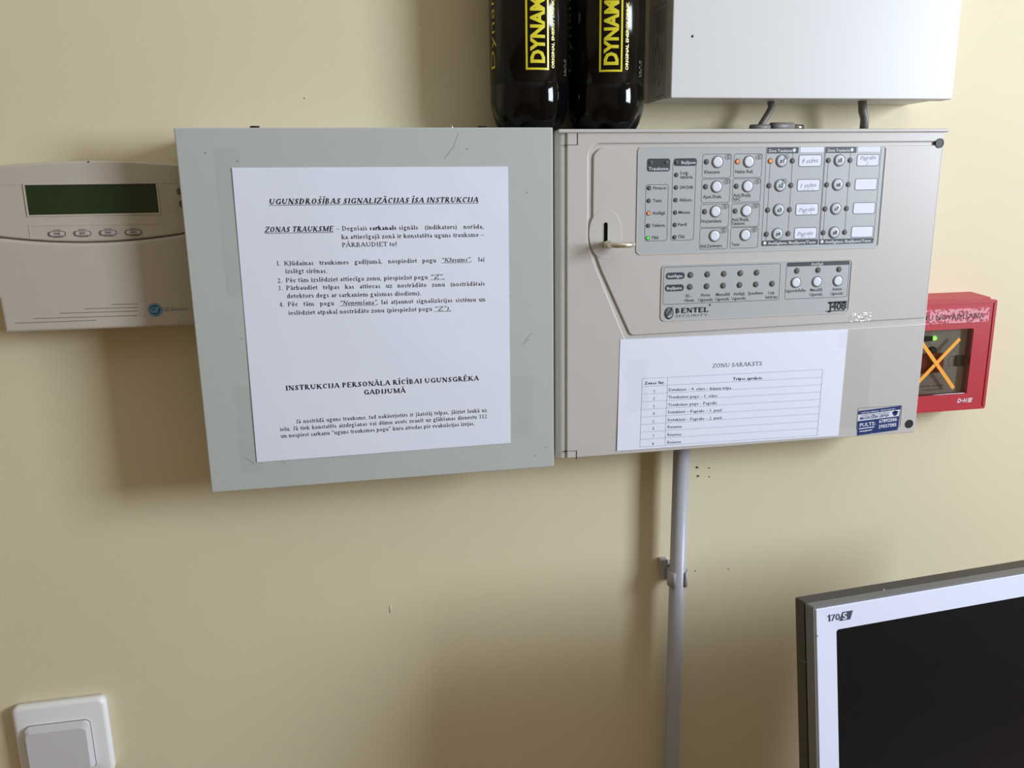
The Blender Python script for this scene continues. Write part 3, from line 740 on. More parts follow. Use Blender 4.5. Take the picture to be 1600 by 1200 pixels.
# model plate
slab(b, [(.4118, -.1010), (.4300, -.1008), (.4300, -.0990), (.4118, -.0992)], YI, YO)
text(b, 'J408', .4122, -.1066, .0092, YI, .0178, 'l', .05); bar(b, .4100, -.1078, .4290, -.1076, .0008, YI, YO)
bar(b, .4304, -.1060, .4304, -.0992, .0005, YI, YO)
put_part('printed_lettering', b, M['ink'], lo, False)
for hb in ((.2580, -.0742, .2752, -.0684, .0026), (.2576, -.0845, .2748, -.0787, .0026), (.3700, -.0668, .4298, -.0634, .0008)):
    b = MB(); slab(b, rrect(*hb), YI, YO); put_part('header_bar', b, M['dark_print'], lo)
b = MB(); text(b, 'Ieslēgts', .2666, -.0726, .0034, YJ, .0130, 'c'); text(b, 'Bojājums', .2662, -.0829, .0034, YJ, .0134, 'c'); text(b, 'Atslēgš.', .3990, -.0661, .0030, YJ, .0124, 'c', .005)
put_part('white_lettering', b, M['white_print'], lo, False)
for k, x in enumerate(LX):
    if k < 5: lamp(x, -.0710, .0023, lo)
    lamp(x-.0002, -.0812, .0023, lo)
for x in (.3795, .3998, .4201):
    lamp(x, -.0706, .0023, lo); button(x-.0003, -.0808, .0042, lo)

# ------------------------------------------------------------------ key in the panel lock
KO = (.2044, YP, -.0428)
key = thing('lock_key', 'small nickel key sticking out of the alarm panel lock', 'key', KO)
b = MB(); tube(b, [(.2044, YP-.0003, -.0428), (.2044, YP-.006, -.0428)], .0026, 16); tube(b, [(.2044, YP-.006, -.0428), (.2044, YP-.009, -.0428)], .0034, 16)
obj('key_shaft', b, M['key'], key, KO)
b = MB(); vs = []; N = 28
for lev, s_ in ((-.0021, .86), (-.0012, 1.0), (.0012, 1.0), (.0021, .86)):
    for k in range(N):
        t = 2*pi*k/N
        vs.append((.2125+.0120*s_*cos(t), YP-.0165+.0095*s_*sin(t), -.0428+lev))
b.add(vs, [(l*N+i, l*N+(i+1) % N, (l+1)*N+(i+1) % N, (l+1)*N+i) for l in range(3) for i in range(N)], True)
b.f += [tuple(range(N-1, -1, -1)), tuple(range(3*N, 4*N))]; b.sm += [False, False]
obj('key_bow', b, M['key'], key, KO)

# ------------------------------------------------------------------ zone list sheet
def zl_y(x, z):
    u, v = (x-.2175)/.215, (z+.225)/.101
    return YP-.00052-.0002*sin(5*u+2)*cos(4*v)-.00015*max(0, .12-u)*8*(1-v)
sh2, og2 = sheet('zone_list_sheet', .2175, -.2250, .4330, -.1243, zl_y, 'white paper slip headed ZONU SARAKSTS taped on the alarm panel', 'paper', corners=[(.2168, -.2242), (.4322, -.2255), (.4338, -.1249), (.2184, -.1242)])
fn2 = lambda x, z: (x, zl_y(x, z)-.00010, z)
b = MB(); serif(b, 'ZONU SARAKSTS', .3038, -.1536, .0055, .3514, -.1539, fn2, thick=.095, thin=.045)
serif(b, 'Zonas Nr.', .2414, -.1653, .0038, .2597, -.1657, fn2, bold=True); serif(b, 'Telpas apraksts', .3239, -.1661, .0038, .3523, -.1668, fn2, bold=True)
rows = [('Detektors – 9. stāvs – kāpņu telpa', .3228, -.1726, -.1742), ('Trauksmes poga – 1. stāvs', .3098, -.1792, -.1807), ('Trauksmes poga – Pagrabs', .3101, -.1863, -.1872), ('Detektori – Pagrabs – 1. pusē', .3149, -.1930, -.1944),
        ('Detektori – Pagrabs – 2. pusē', .3152, -.2002, -.2015), ('Rezerve', .2773, -.2066, -.2072), ('Rezerve', .2769, -.2138, -.2145), ('Rezerve', .2770, -.2209, -.2215)]
for k, (s, x1, za, zb_) in enumerate(rows):
    serif(b, s, .2634, za, .0038, x1, zb_, fn2); serif(b, str(k+1), .2495, za-.0004, .0038, .2512, za-.0004, fn2)
obj('printed_text', b, M['paper_ink'], sh2, og2, recalc=False)
b = MB()
def tline(x0, z0, x1, z1, w_):
    n_ = 12
    for k in range(n_):
        a, c = k/n_, (k+1)/n_
        p, q = (x0+(x1-x0)*a, z0+(z1-z0)*a), (x0+(x1-x0)*c, z0+(z1-z0)*c)
        d = Vector((x1-x0, z1-z0)).normalized(); nx, nz = -d.y*w_/2, d.x*w_/2
        b.add([fn2(p[0]-nx, p[1]-nz), fn2(q[0]-nx, q[1]-nz), fn2(q[0]+nx, q[1]+nz), fn2(p[0]+nx, p[1]+nz)], [(0, 1, 2, 3)])
zl = [-.1598, -.1669, -.1739, -.1807, -.1877, -.1947, -.2014, -.2084, -.2152, -.2222]
for k, z in enumerate(zl): tline(.2390-.0001*k, z, .4114-.0001*k, z-.0013, .00028)
tline(.2390, -.1598, .2381, -.2222, .00028); tline(.2625, -.1600, .2616, -.2226, .00028); tline(.4114, -.1611, .4105, -.2235, .00028)
obj('table_lines', b, M['table_line'], sh2, og2, recalc=False)
tape(.2250, -.1420, .2440, -.1900, YP-.00085, 'short clear tape piece creased over the zone table corner', 'tape')
tape(.4250, -.1270, .4500, -.1420, YP-.00100, 'shiny clear tape piece at the upper right of the zone list slip', 'tape')
tape(.4345, -.1095, .4560, -.1185, YP-.00085, 'crumpled clear tape glinting under the model number', 'tape_shiny')
tape(.4335, -.1430, .4605, -.2180, YP-.00030, 'wide clear tape film between zone list slip and blue sticker', 'tape')

# ------------------------------------------------------------------ blue service sticker
so = (.4735, YP, -.2270)
st = thing('service_sticker', 'small blue and white service phone sticker near the panel corner', 'sticker', so)
b = MB(); slab(b, [(.4520, -.2268), (.4942, -.2242), (.4952, -.2005), (.4510, -.2030)], YP-.0003, YP); obj('sticker_base', b, M['blue_sticker'], st, so)
b = MB(); slab(b, [(.4510, -.2128), (.4938, -.2105), (.4945, -.2042), (.4508, -.2066)], YP-.00034, YP-.00028); obj('white_band', b, M['white_sticker'], st, so)
b = MB(); text(b, 'MN DROŠĪBA LIEPĀJA', .4535, -.2116, .0036, YP-.0004, .0300, bold=.03, rot=.055); text(b, 'UGUNSDROŠĪBAS SIGNALIZĀCIJA', .4545, -.2083, .0016, YP-.0004, .0290, rot=.055)
flat(b, circ(.4895, -.2075, .0026, 14), YP-.0004); bar(b, .4862, -.2066, .4928, -.2062, .0013, YP-.0004, YP-.0003)
obj('dark_lettering', b, M['blue_sticker'], st, so, recalc=False)
b = MB(); text(b, 'PULTS:', .4538, -.2185, .0050, YP-.0004, .0160, bold=.015, rot=.055); text(b, '67892586', .4735, -.2160, .0046, YP-.0004, .0186, bold=.02, rot=.055); text(b, '29557585', .4735, -.2212, .0046, YP-.0004, .0186, bold=.02, rot=.055)
bar(b, .4530, -.2203, .4690, -.2194, .0009, YP-.0004, YP-.0003); bar(b, .4540, -.2230, .4670, -.2222, .0008, YP-.0004, YP-.0003); text(b, 'apsardzes dienests', .4540, -.2054, .0017, YP-.0004, .035, rot=.055)
obj('white_lettering', b, M['white_print'], st, so, recalc=False)
b = MB(); rframe(b, .4506, -.2215, .4964, -.2000, .0016, .0004, YP-.00025, YP); obj('old_sticker_edge', b, M['grey_enamel_dark'], st, so)

# ------------------------------------------------------------------ upper white cabinet
YC = -.0592
ux0, ux1, uz0, uz1 = .2585, .5172, .0733, .36
uo = (.39, 0, uz0)
up = thing('white_wall_cabinet', 'plain white metal wall cabinet above the alarm panel', 'cabinet', uo)
b = MB(); box(b, ux0+.0015, -.046, uz0+.0015, ux1-.0015, 0, uz1-.0015); obj('cabinet_body', b, M['cab_white'], up, uo)
b = MB(); slab(b, rrect(ux0, uz0, ux1, uz1, .0012, 2), YC, -.046, .0010); obj('door', b, M['cab_white'], up, uo)
b = MB(); slab(b, circ(.2755, .1205, .0011, 12), YC-.0001, YC+.001); obj('small_hole', b, M['black'], up, uo)
# printed label on its left side
xs = ux0+.0015; b = MB()
def sideline(y0, z0, y1, z1, w_=.0004):
    d = Vector((y1-y0, z1-z0)).normalized(); ny, nz = -d.y*w_/2, d.x*w_/2
    b.add([(xs-.0001, y0-ny, z0-nz), (xs-.0001, y1-ny, z1-nz), (xs-.0001, y1+ny, z1+nz), (xs-.0001, y0+ny, z0+nz)], [(0, 1, 2, 3)])
for a in ((-.012, .078, -.012, .150), (-.040, .078, -.040, .150), (-.012, .150, -.040, .150), (-.012, .078, -.040, .078)): sideline(*a)
for k in range(7): sideline(-.018-.003*k, .128, -.018-.003*k, .146, .0007)
for k, (y, z, l) in enumerate(((-.018, .112, .008), (-.023, .116, .010), (-.028, .104, .012), (-.034, .098, .014), (-.018, .090, .004), (-.028, .086, .006))): sideline(y, z, y, z+l, .0014)
obj('side_label', b, M['grey_line'], up, uo, recalc=False)

# ------------------------------------------------------------------ bottles
def bottle(cx, cy, z0, name_label):
    R = .0318
    o = thing('drink_bottle', name_label, 'bottle', (cx, cy, z0), 'energy drink bottles on the cabinets')
    og = (cx, cy, z0)
    def lathe(prof, n=60, lobes=False):
        vs = []
        for r, z in prof:
            for i in range(n):
                t = 2*pi*i/n; rr = r; zz = z
                if lobes and z < .020:
                    k = (1-z/.020); c5 = cos(5*t); rr = r*(1-.10*k*(c5 < 0)*abs(c5)); zz = z+.004*max(0, -c5)*k*k
                vs.append((cx+rr*cos(t), cy+rr*sin(t), z0+zz))
        L = len(prof)
        fs = [(k*n+i, k*n+(i+1) % n, (k+1)*n+(i+1) % n, (k+1)*n+i) for k in range(L-1) for i in range(n)]
        b = MB(); b.add(vs, fs, True); b.f += [tuple(range(n-1, -1, -1)), tuple(range((L-1)*n, L*n))]; b.sm += [False, False]
        return b
    body = [(R*.62, 0), (R*.80, .001), (R*.88, .006), (R*.955, .013), (R*.99, .019), (R, .024), (R, .0325), (R*.985, .0338), (R*.985, .142), (R, .1435), (R, .150), (R*.93, .165), (R*.75, .182), (R*.5, .197), (R*.42, .205), (R*.42, .212), (R*.47, .2125), (R*.47, .215), (R*.40, .2155), (R*.40, .226)]
    obj('bottle_body', lathe(body, lobes=True), M['bottle'], o, og)
    obj('bottle_label', lathe([(R*.987, .0345), (R*.997, .0346), (R*.997, .1412), (R*.987, .1413)]), M['bottle_label'], o, og)
    obj('bottle_cap', lathe([(R*.49, .2165), (R*.50, .2180), (R*.50, .2300), (R*.46, .2325)]), M['black'], o, og)
    # prints wrapped on the label; s = arc length from the front line, turned right
    RR = R*.997+.00008
    def wrap(s, z):
        t = -pi/2+(s+s_off)/RR; return (cx+RR*cos(t), cy+RR*sin(t), z)
    s_off = .0005 if cx < .18 else -.0055
    zt = z0+.0445
    b = MB()
    def wbar(s0, za, s1, zb2):
        n_ = max(1, int(abs(s1-s0)/.0015))
        for k in range(n_):
            a, c = s0+(s1-s0)*k/n_, s0+(s1-s0)*(k+1)/n_
            b.add([wrap(a, za), wrap(c, za), wrap(c, zb2), wrap(a, zb2)], [(0, 1, 2, 3)])
    wd = .0094; lt = .0015
    wbar(-wd, zt-.0015, -wd+lt, zt+.090); wbar(wd-lt, zt-.0015, wd, zt+.090); wbar(-wd, zt-.0015, wd, zt); wbar(-wd, zt+.090, wd, zt+.0915)
    def t2(s, s0, z_, size, w_, bold):   # lettering reading upwards
        vs, fs = glyphs(s, bold, 0); a = min(v[0] for v in vs); c = max(v[0] for v in vs); kx = w_/(c-a)
        P2 = [(s0-v[1]*size, z_+(v[0]-a)*kx) for v in vs]
        st = [tuple(P2[f[0]] if q == 0 else P2[f[q+k]] for q, k in ((0, 0), (1, k_), (2, k_))) for f in fs for k_ in range(len(f)-2)]
        out = []
        while st:
            t3 = st.pop(); e_ = [abs(t3[q][0]-t3[(q+1) % 3][0]) for q in range(3)]; m3 = max(e_)
            if m3 <= .0016: out.append(t3); continue
            q = e_.index(m3); A_, B_, C_ = t3[q], t3[(q+1) % 3], t3[(q+2) % 3]; mid = ((A_[0]+B_[0])/2, (A_[1]+B_[1])/2)
            st += [(A_, mid, C_), (mid, B_, C_)]
        b.add([wrap(*p) for t3 in out for p in t3], [(3*q, 3*q+1, 3*q+2) for q in range(len(out))])
    t2('DYNAMI:T', .0054, zt+.0035, .0155, .0625, .04)
    t2('ORIGINAL ENERGY DRINK', .0146, zt, .0036, .0500, .03)
    t2('Dynami:t', -.0390, zt+.002, .010, .080, -.01)
    obj('yellow_print', b, M['yellow'], o, og, recalc=False)
    b = MB(); t2('500 ml', .0315, zt-.004, .0020, .012, 0); t2('16.9 fl', .0290, zt-.004, .0020, .012, 0)
    obj('small_print', b, M['tinywhite'], o, og, recalc=False)
    return o
bottle(.1462, -.0330, cz1, 'black plastic energy drink bottle, left of the two, over the cabinet and panel seam')
bottle(.2115, -.0330, .0492, 'black plastic energy drink bottle, right of the two, beside the white cabinet')

# ------------------------------------------------------------------ conduit and its clip
co = (.2950, -.025, -.9)
cd = thing('cable_conduit', 'grey plastic cable conduit running down from under the alarm panel', 'pipe', co)
b = MB(); tube(b, [(.2940, -.0215, pz0+.012), (.2940, -.0215, -.585), (.2950, -.0215, -1.49)], .0079, 28); obj('conduit_tube', b, M['conduit'], cd, (co))
cl = thing('conduit_clip', 'grey plastic snap clip holding the conduit to the wall', 'clip', (.2965, 0, -.372))
clo = (.2965, 0, -.372)
b = MB(); box(b, .2835, -.0110, -.3800, .3050, 0, -.3640); box(b, .2815, -.0090, -.3700, .2885, -.0010, -.3600); obj('clip_base', b, M['conduit'], cl, clo)
for s_ in (-1, 1):
    b = MB(); pts = []
    for k in range(9):
        a = math.radians(-62+k*15); r = .0093; pts.append((a, r))
    xc = .2940; vs = []
    for zz in (-.3808, -.3655):
        for r in (.0083, .0102):
            for a, _ in pts: vs.append((xc+s_*r*cos(a), -.0215+r*sin(-a)*1.0, zz))
    n = len(pts)
    fs = []
    for i in range(n-1):
        fs += [(i, i+1, n+i+1, n+i), (2*n+i, 3*n+i, 3*n+i+1, 2*n+i+1), (i, 2*n+i, 2*n+i+1, i+1), (n+i, n+i+1, 3*n+i+1, 3*n+i)]
    fs += [(0, n, 3*n, 2*n), (n-1, 3*n-1, 4*n-1, 2*n-1)]
    b.add(vs, fs, True); obj('clip_arm', b, M['conduit'], cl, clo)

# ------------------------------------------------------------------ cables between cabinet and panel
zt_ = pz1
b = MB(); tube(b, [(.366, -.022, uz0+.002), (.367, -.022, .0700), (.3655, -.022, .0665), (.3555, -.024, .0525), (.3545, -.025, zt_)], .0030, 12)
tag(obj('grey_cable', b, M['cable'], None, (.36, -.022, zt_)), 'grey cable slanting down from the white cabinet to the panel top', 'cable')
go = (.345, -.033, zt_)
gl = thing('cable_gland', 'dark grey cable gland lying on top of the alarm panel', 'cable gland', go)
b = MB(); tube(b, [(.3420, -.034, zt_+.0030), (.3620, -.034, zt_+.0032)], .0026, 14); tube(b, [(.3610, -.034, zt_+.0036), (.3680, -.034, zt_+.0038), (.3820, -.034, zt_+.0038)], .0036, 14); obj('gland_body', b, M['cable'], gl, go)
b = MB(); tube(b, [(.3820, -.034, zt_+.0034), (.3915, -.034, zt_+.0030)], .0024, 12); obj('metal_tip', b, M['steel'], gl, go)
b = MB(); tube(b, [(.4497, -.030, uz0+.002), (.4510, -.030, .066), (.4535, -.030, .060), (.4535, -.030, zt_)], .0038, 16)
tag(obj('short_tube', b, M['cable'], None, (.4535, -.03, zt_)), 'short grey upright tube joining white cabinet and panel top', 'tube')

# ------------------------------------------------------------------ beige alarm keypad, left edge
YK = -.030
ko = (-.197, 0, -.101)
kp = thing('alarm_keypad', 'beige plastic alarm keypad with a dark green display, partly behind the grey cabinet', 'keypad', ko)
KX0, KX1 = -.2800, -.1272
def topz(x): u = (x+.197)/.076; return .0287-.0048*u*u
def lidz(x): u = (x+.199)/.0725; return -.0323+.0060*u*u
nn = 18; xsn = [KX0+(KX1-KX0)*i/nn for i in range(nn+1)]
ptsU = [(x, lidz(max(x, -.274))) for x in xsn]+[(x, topz(x)) for x in reversed(xsn)]
b = MB(); slab(b, [(KX0+.004, -.098), (KX1, -.098)]+[(x, topz(x)-.001) for x in reversed(xsn)], -.014, 0); obj('back_plate', b, M['keypad'], kp, ko)
b = MB(); slab(b, ptsU, YK, -.014, .0018); obj('upper_body', b, M['keypad'], kp, ko)
xl = [-.2725+( KX1+.2725)*i/nn for i in range(nn+1)]
ptsL = [(-.2722, -.1002), (KX1, -.1006)]+[(x, lidz(x)-.0008) for x in reversed(xl)]
ptsL = [(-.2722, -.1002), (KX1, -.1006)]+[(x, lidz(x)-.0008) for x in reversed(xl[1:])]+[(-.2790, -.0275), (-.2790, -.0700), (-.2730, -.0740)]
b = MB(); slab(b, ptsL, YK-.0030, -.012, .0022); obj('flip_door', b, M['keypad'], kp, ko)
b = MB()
for i in range(nn):
    x0_, x1_ = xl[i], xl[i+1]
    slab(b, [(x0_, lidz(x0_)-.0010), (x1_, lidz(x1_)-.0010), (x1_, lidz(x1_)-.0002), (x0_, lidz(x0_)-.0002)], YK-.0004, YK+.001)
obj('seam_line', b, M['keypad_line'], kp, ko)
for x0_, za, x1_, zb2 in ((-.2641, -.0930, -.205, -.0932), (-.2504, -.0900, -.1743, -.0907), (-.2313, -.0866, -.1737, -.0871), (-.2127, -.0838, -.1734, -.0843), (-.1926, -.0812, -.1731, -.0815)): 
    b = MB(); bar(b, x0_, za, x1_, zb2, .0005, YK-.00305, YK-.002); obj('door_rib', b, M['keypad_line'], kp, ko)
b = MB(); bar(b, -.1684, -.0813, -.1694, -.0925, .0004, YK-.00305, YK-.002); obj('door_rib', b, M['keypad_line'], kp, ko)
b = MB()
for x0_, za, x1_, zb2 in ((-.276, .0112, -.248, .0121), (-.147, .0119, -.128, .0110), (-.2453, -.0188, -.1508, -.0194)): bar(b, x0_, za, x1_, zb2, .0006, YK-.0003, YK+.001)
bar(b, -.2450, -.0190, -.2452, -.0275, .0005, YK-.0003, YK+.001)
obj('moulded_ridge', b, M['keypad'], kp, ko)
b = MB(); rframe(b, -.2452, -.0122, -.1490, .0124, .0008, .0012, YK-.0006, YK+.001); obj('display_frame', b, M['keypad'], kp, ko)
b = MB(); slab(b, rrect(-.2443, -.0112, -.1499, .0114, .0003, 1), YK-.0002, YK+.001); obj('display', b, M['lcd'], kp, ko)
for k, x in enumerate((-.2258, -.2075, -.1891, -.1706)):
    b = MB(); slab(b, rrect(x-.0057, -.0272, x+.0057, -.0239, .0016, 4), YK-.0008, YK+.0005, .0004); kb = obj('keypad_button', b, M['keypad'], kp, ko)
    b = MB(); rframe(b, x-.0060, -.0275, x+.0060, -.0236, .0018, .0003, YK-.00085, YK); text(b, ('POWER', 'READY', 'FIRE', 'SERVICE')[k], x, -.0262, .0022, YK-.0009, .0045, 'c', .02)
    text(b, ('POWER', 'READY', 'FIRE', 'SERVICE')[k], x, -.0232, .0013, YK-.0001, .0052, 'c', .01); bar(b, x-.0035, -.0283, x+.0035, -.0283, .0004, YK-.0001, YK)
    obj('button_print', b, M['navy_print'], kb, ko, recalc=False)
for x, z in ((-.1335, .0049), (-.1328, -.0046)):
    b = MB(); slab(b, circ(x, z, .0019, 16, .0026), YK-.0003, YK+.001); o_ = obj('indicator_lamp', b, M['keypad_line'], kp, ko)
    b = MB(); ring(b, circ(x, z, .0027, 20, .0036), circ(x, z, .0021, 20, .0028), YK-.0006, YK); obj('lamp_rim', b, M['keypad'], o_, ko)
YD = YK-.0031
b = MB(); slab(b, rrect(-.1692, -.0922, -.1330, -.0814, .0003, 1), YD, YD+.0005); nb = obj('name_plate', b, M['keypad'], kp, ko)
b = MB(); flat(b, circ(-.1606, -.0868, .0054, 32), YD-.0001); obj('round_emblem', b, M['blue_logo'], nb, ko, recalc=False)
b = MB(); ring(b, circ(-.1606, -.0868, .0048, 32), circ(-.1606, -.0868, .0044, 32), YD-.00015, YD-.0001)
text(b, 'GE', -.1606, -.0888, .0060, YD-.0002, .0062, 'c', -.004, .35)
obj('emblem_lettering', b, M['pale_print'], nb, ko, recalc=False)
b = MB(); text(b, 'GE Security', -.1550, -.0880, .0040, YD-.0001, .0192, bold=-.006); obj('maker_lettering', b, M['navy_print'], nb, ko, recalc=False)
b = MB(); slab(b, circ(-.1970, .0278, .0006, 8), YK-.0002, YK+.003); obj('top_screw', b, M['black'], kp, ko)

# ------------------------------------------------------------------ light switch
sx0, sx1, sz0, sz1 = -.3262, -.2478, -.5190, -.4405
swo = ((sx0+sx1)/2, 0, sz0)
sw = thing('light_switch', 'white rocker light switch on the wall below the keypad', 'light switch', swo)
b = MB(); slab(b, rrect(sx0, sz0, sx1, sz1, .0062, 6), -.0095, 0, .0036, True); obj('frame_plate', b, M['switch'], sw, swo)
b = MB(); slab(b, rrect(-.3172, -.5100, -.2618, -.4590, .0052, 6), -.0098, -.0085, .0002); obj('rocker_gap', b, M['housing'], sw, swo)
b = MB()
po_ = rrect(-.3168, -.5096, -.2622, -.4594, .0050, 6); pi_ = rrect(-.3150, -.5070, -.2648, -.4642, .0048, 6)
n = len(po_); vs = [(x, -.0090, z) for x, z in po_]+[(x, -.0125, z) for x, z in po_]+[(x, -.0150+(z+.464)*.02, z) for x, z in pi_]
b.add(vs, [(i, (i+1) % n, n+(i+1) % n, n+i) for i in range(n)]+[(n+i, n+(i+1) % n, 2*n+(i+1) % n, 2*n+i) for i in range(n)]+[tuple(range(2*n, 3*n))], False)
obj('rocker', b, M['switch_rocker'], sw, swo)

# ------------------------------------------------------------------ red smoke vent box
YR = -.0350
rx0, rx1, rz0, rz1 = .5168, .6078, -.2172, -.1065
ro = (.562, 0, rz0)
rd = thing('red_call_box', 'red smoke vent call box with glass window crossed by orange tape, behind the panel edge', 'call box', ro)
b = MB()
po_ = rrect(rx0, rz0, rx1, rz1+.0025, .0015, 2); pi_ = rrect(rx0+.001, rz0+.001, rx1-.001, rz1, .0015, 2); n = len(po_)
# box side walls, the back a little larger than the door
ringo = [(x, 0, z) for x, z in po_]+[(x, -.026, z) for x, z in rrect(rx0, rz0, rx1, rz1+.0003, .0015, 2)]
inn = rrect(rx0+.003, rz0+.003, rx1-.003, rz1-.003, .001, 2)
ringi = [(x, -.026, z) for x, z in inn]+[(x, -.003, z) for x, z in inn]
vs = ringo+ringi
fs = [(i, (i+1) % n, n+(i+1) % n, n+i) for i in range(n)]+[(n+i, n+(i+1) % n, 2*n+(i+1) % n, 2*n+i) for i in range(n)]+[(2*n+i, 2*n+(i+1) % n, 3*n+(i+1) % n, 3*n+i) for i in range(n)]+[tuple(range(3*n, 4*n)), tuple(range(n-1, -1, -1))]
b.add(vs, fs); obj('box_body', b, M['red'], rd, ro)
b = MB(); wx0, wx1, wz0, wz1 = .5245, .5853, -.2004, -.1350
po_ = rrect(rx0+.0005, rz0+.0005, rx1-.0005, rz1-.0012, .0022, 4); pi_ = rrect(wx0, wz0, wx1, wz1, .0015, 4)
ring(b, po_, pi_, YR, -.0268)
# slim raised rim round the door
ring(b, po_, inset(po_, .0030), YR-.0007, YR)
dr = obj('door', b, M['red'], rd, ro)
b = MB(); box(b, wx0+.0005, -.0342, wz0+.0005, wx1-.0005, -.0336, wz1+.001); obj('glass_pane', b, M['glass'], dr, ro)
YIN = -.0265
b = MB(); box(b, rx0+.003, YIN, rz0+.003, rx1-.003, YIN+.003, rz1-.003); inp = obj('inner_plate', b, M['inner'], rd, ro)
b = MB(); dome(b, .5494, -.1444, .0020, .002, YIN, 14); obj('indicator_lamp', b, M['led_green_bright'], inp, ro)
b = MB(); slab(b, rrect(.5385, -.1468, .5465, -.1420, .0008, 2), YIN-.002, YIN); obj('lamp_socket', b, M['black'], inp, ro)
b = MB(); slab(b, rrect(.5300, -.1785, .5600, -.1590, .003, 4), YIN-.004, YIN, .001); obj('alarm_button', b, M['inner_red'], inp, ro)
b = MB(); slab(b, circ(.5475, -.1560, .0036, 16), YIN-.004, YIN, .0006); obj('lock_knob', b, M['housing'], inp, ro)
b = MB(); slab(b, rrect(.5749, -.1738, .5900, -.1628, .0008, 2), YIN-.0015, YIN); obj('dark_insert', b, M['housing'], inp, ro)
b = MB(); rframe(b, .5680, -.1730, .5735, -.1640, .0004, .0003, YIN-.0001, YIN)
text(b, 'security system', .5652, -.1932, .0032, YIN-.0001, .0300, 'r', .0); text(b, 'maintenance', .5650, -.1970, .0030, YIN-.0001, .0220, 'r', .0)
obj('printed_lettering', b, M['ink'], inp, ro, recalc=False)
for a, dy in (((.5714, -.1447, .5300, -.1865), 0), ((.5300, -.1465, .5702, -.1940), .0003)):
    b = MB(); bar(b, *a, .0036, -.0346-dy, -.0343-dy); obj('orange_tape', b, M['orange'], dr, ro)
b = MB(); slab(b, rrect(.5190, -.1290, .5995, -.1150, .0006, 2), YR-.0009, YR); ts = obj('title_strip', b, M['pink_worn'], dr, ro)
b = MB(); text(b, 'U NOVADĪŠANA', .5938, -.1250, .0072, YR-.0010, .0600, 'r', .004); text(b, 'DŪM', .5320, -.1250, .0072, YR-.0010, .0128, 'r', .004); obj('title_lettering', b, M['ink'], ts, ro, recalc=False)
b = MB(); text(b, 'D', .5758, -.2090, .0056, YR-.0001, .0042, 'l', .03, .2); text(b, 'H', .5824, -.2090, .0056, YR-.0001, .0040, 'l', .03, .2); bar(b, .5804, -.2072, .5820, -.2072, .0009, YR-.0001, YR)
for k in range(3): bar(b, .5872+.0003*k, -.2087+.0016*k, .5918+.0003*k, -.2087+.0016*k, .0010, YR-.0001, YR)
obj('maker_emblem', b, M['white_print'], dr, ro, recalc=False)

# ------------------------------------------------------------------ monitor
U = Vector((.99627, .08625, 0)); V = Vector((-.01258, .14531, .98931)); Nn = U.cross(V)   # Nn points to the viewer
p0 = Vector((.3180, .50-WALL_D, -.3028))          # top left front corner of the bezel
mo = thing('computer_monitor', 'silver framed flat computer monitor with a black switched-off screen', 'monitor', p0+U*.1865-V*.20)
RM = Matrix((( U.x, -Nn.x, V.x), (U.y, -Nn.y, V.y), (U.z, -Nn.z, V.z)))
mo.rotation_euler = RM.to_euler()
og = (.1865, 0, -.20)      # local frame: x along U, y into the monitor, z along V, origin at corner p0
def mpart(name, b, m, par=mo): return obj(name, b, M[m], par, og)
WM, HM = .373, .318
fr_o = rrect(0, -HM, WM, 0, .0010, 2); fr_i = rrect(.0176, -.0180-.2710, WM-.0176, -.0184, .0020, 2)
b = MB(); n = len(fr_o); fo2 = inset(fr_o, .0006)
vs = [(x, .0095, z) for x, z in fr_o]+[(x, .0006, z) for x, z in fr_o]+[(x, 0, z) for x, z in fo2]+[(x, .0004, z) for x, z in fr_i]+[(x, .0045, z) for x, z in inset(fr_i, .0010)]
b.add(vs, [(k*n+i, k*n+(i+1) % n, (k+1)*n+(i+1) % n, (k+1)*n+i) for k in range(1, 4) for i in range(n)])
bz = mpart('bezel', b, 'bezel')
b = MB(); ring(b, rrect(-.0014, -HM-.0014, WM+.0014, .0014, .0012, 2), rrect(.0001, -HM+.0001, WM-.0001, -.0001, .0009, 2), .0008, .0105); mpart('bezel_side', b, 'bezel_side')
b = MB(); box(b, .0150, .0043, -.2920, WM-.0150, .0060, -.0160); mpart('screen', b, 'screen')
b = MB(); slab(b, rrect(-.0018, -HM-.001, WM+.0018, .0020, .0012, 2), .0118, .0225); hs = mpart('rear_housing', b, 'housing')
b = MB(); vs = [(x, .0225, z) for x, z in rrect(.004, -HM+.004, WM-.004, -.004, .004, 3)]+[(x, .052, z) for x, z in rrect(.05, -.27, WM-.05, -.045, .01, 3)]; n = len(vs)//2
b.add(vs, [(i, (i+1) % n, n+(i+1) % n, n+i) for i in range(n)]+[tuple(range(n, 2*n))]); mpart('rear_bulge', b, 'housing')
b = MB(); box(b, .003, .0100, -HM+.003, WM-.003, .0120, -.003); mpart('seam_gap', b, 'black')
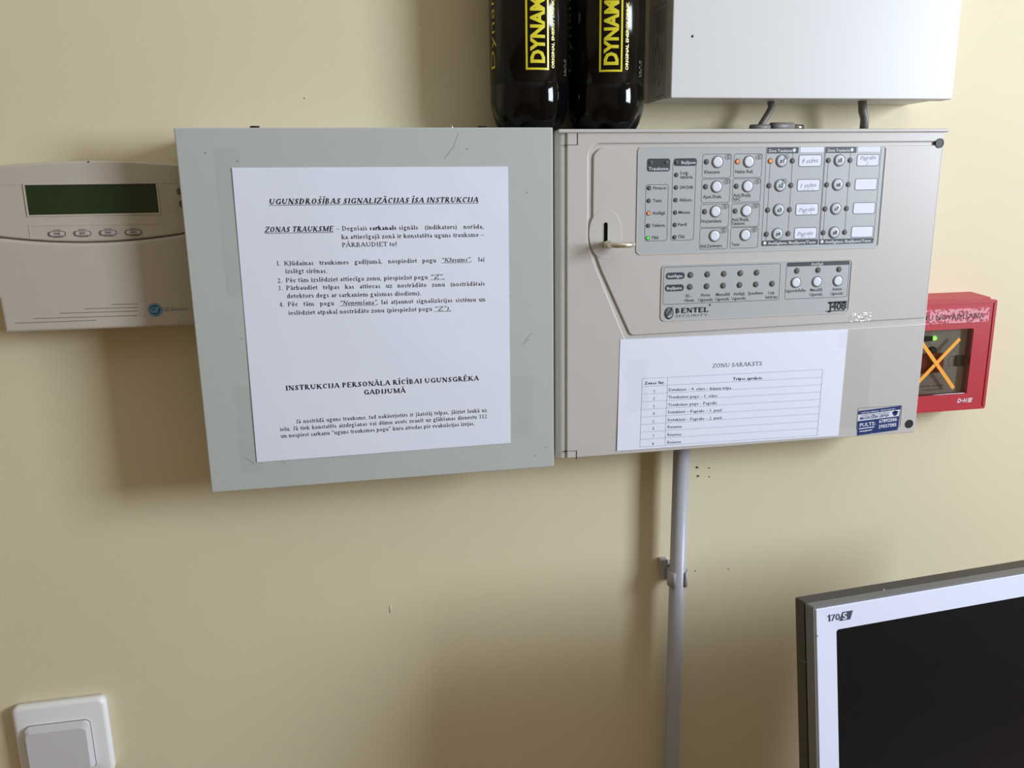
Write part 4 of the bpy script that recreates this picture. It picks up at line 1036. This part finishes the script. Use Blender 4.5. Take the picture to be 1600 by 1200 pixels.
# model mark on the bezel
b = MB(); text(b, '70', .0132, -.0110, .0072, -.0002, .0074, 'l', .0, 0); bar(b, .0118, -.0110, .0118, -.0058, .0008, -.0003, .0001); bar(b, .0104, -.0072, .0119, -.0060, .0007, -.0003, .0001)
slab(b, [(.0204, -.0120), (.0296, -.0120), (.0320, -.0055), (.0228, -.0055)], -.0001, .0003); obj('model_mark', b, M['navy_print'], bz, og, recalc=False)
b = MB(); text(b, 'S', .0228, -.0112, .0072, -.0003, .0038, 'l', .02, 0); obj('model_letter', b, M['white_print'], bz, og, recalc=False)
b = MB(); flat(b, circ(.0008, -.0205, .0006, 8), -.0001); obj('nick', b, M['housing'], bz, og, recalc=False)
b = MB(); box(b, -.0021, .0118, -.0455, -.0014, .0225, -.0451); box(b, -.0022, .0110, -.0452, -.0012, .0122, -.0446); obj('housing_joint', b, M['bezel_side'], hs, og)
b = MB(); slab(b, circ(.0690, .0012, .0006, 8), .0108, .0122); obj('top_pin', b, M['bezel'], hs, og)
# stand, hidden below the frame
b = MB(); tube(b, [(.1865, .045, -.20), (.1865, .060, -.36), (.1865, .075, -.375)], .022, 20); mpart('stand_neck', b, 'housing')
base_p = p0+U*.1865-Nn*.055; base = (base_p.x-.01, base_p.y-.035, -.76)
b = MB(); vs = []
for hz, s_ in ((0, 1), (.010, 1), (.016, .92)):
    vs += [(base[0]+.11*s_*cos(2*pi*i/36), base[1]+.085*s_*sin(2*pi*i/36), base[2]+hz) for i in range(36)]
b.add(vs, [(k*36+i, k*36+(i+1) % 36, (k+1)*36+(i+1) % 36, (k+1)*36+i) for k in range(2) for i in range(36)]+[tuple(range(35, -1, -1)), tuple(range(72, 108))])
nk = Vector((base[0], base[1], base[2]+.012)); top_ = p0+U*.1865-V*.365-Nn*.07
tube(b, [nk, nk*.5+top_*.5, top_], .020, 20)
me = MB(); inv = RM.inverted(); oo = Vector(mo.location)
me.v = [tuple(inv @ (Vector(v)-oo)) for v in b.v]; me.f = b.f; me.sm = b.sm
obj('stand_base', me, M['housing'], mo, (0, 0, 0))
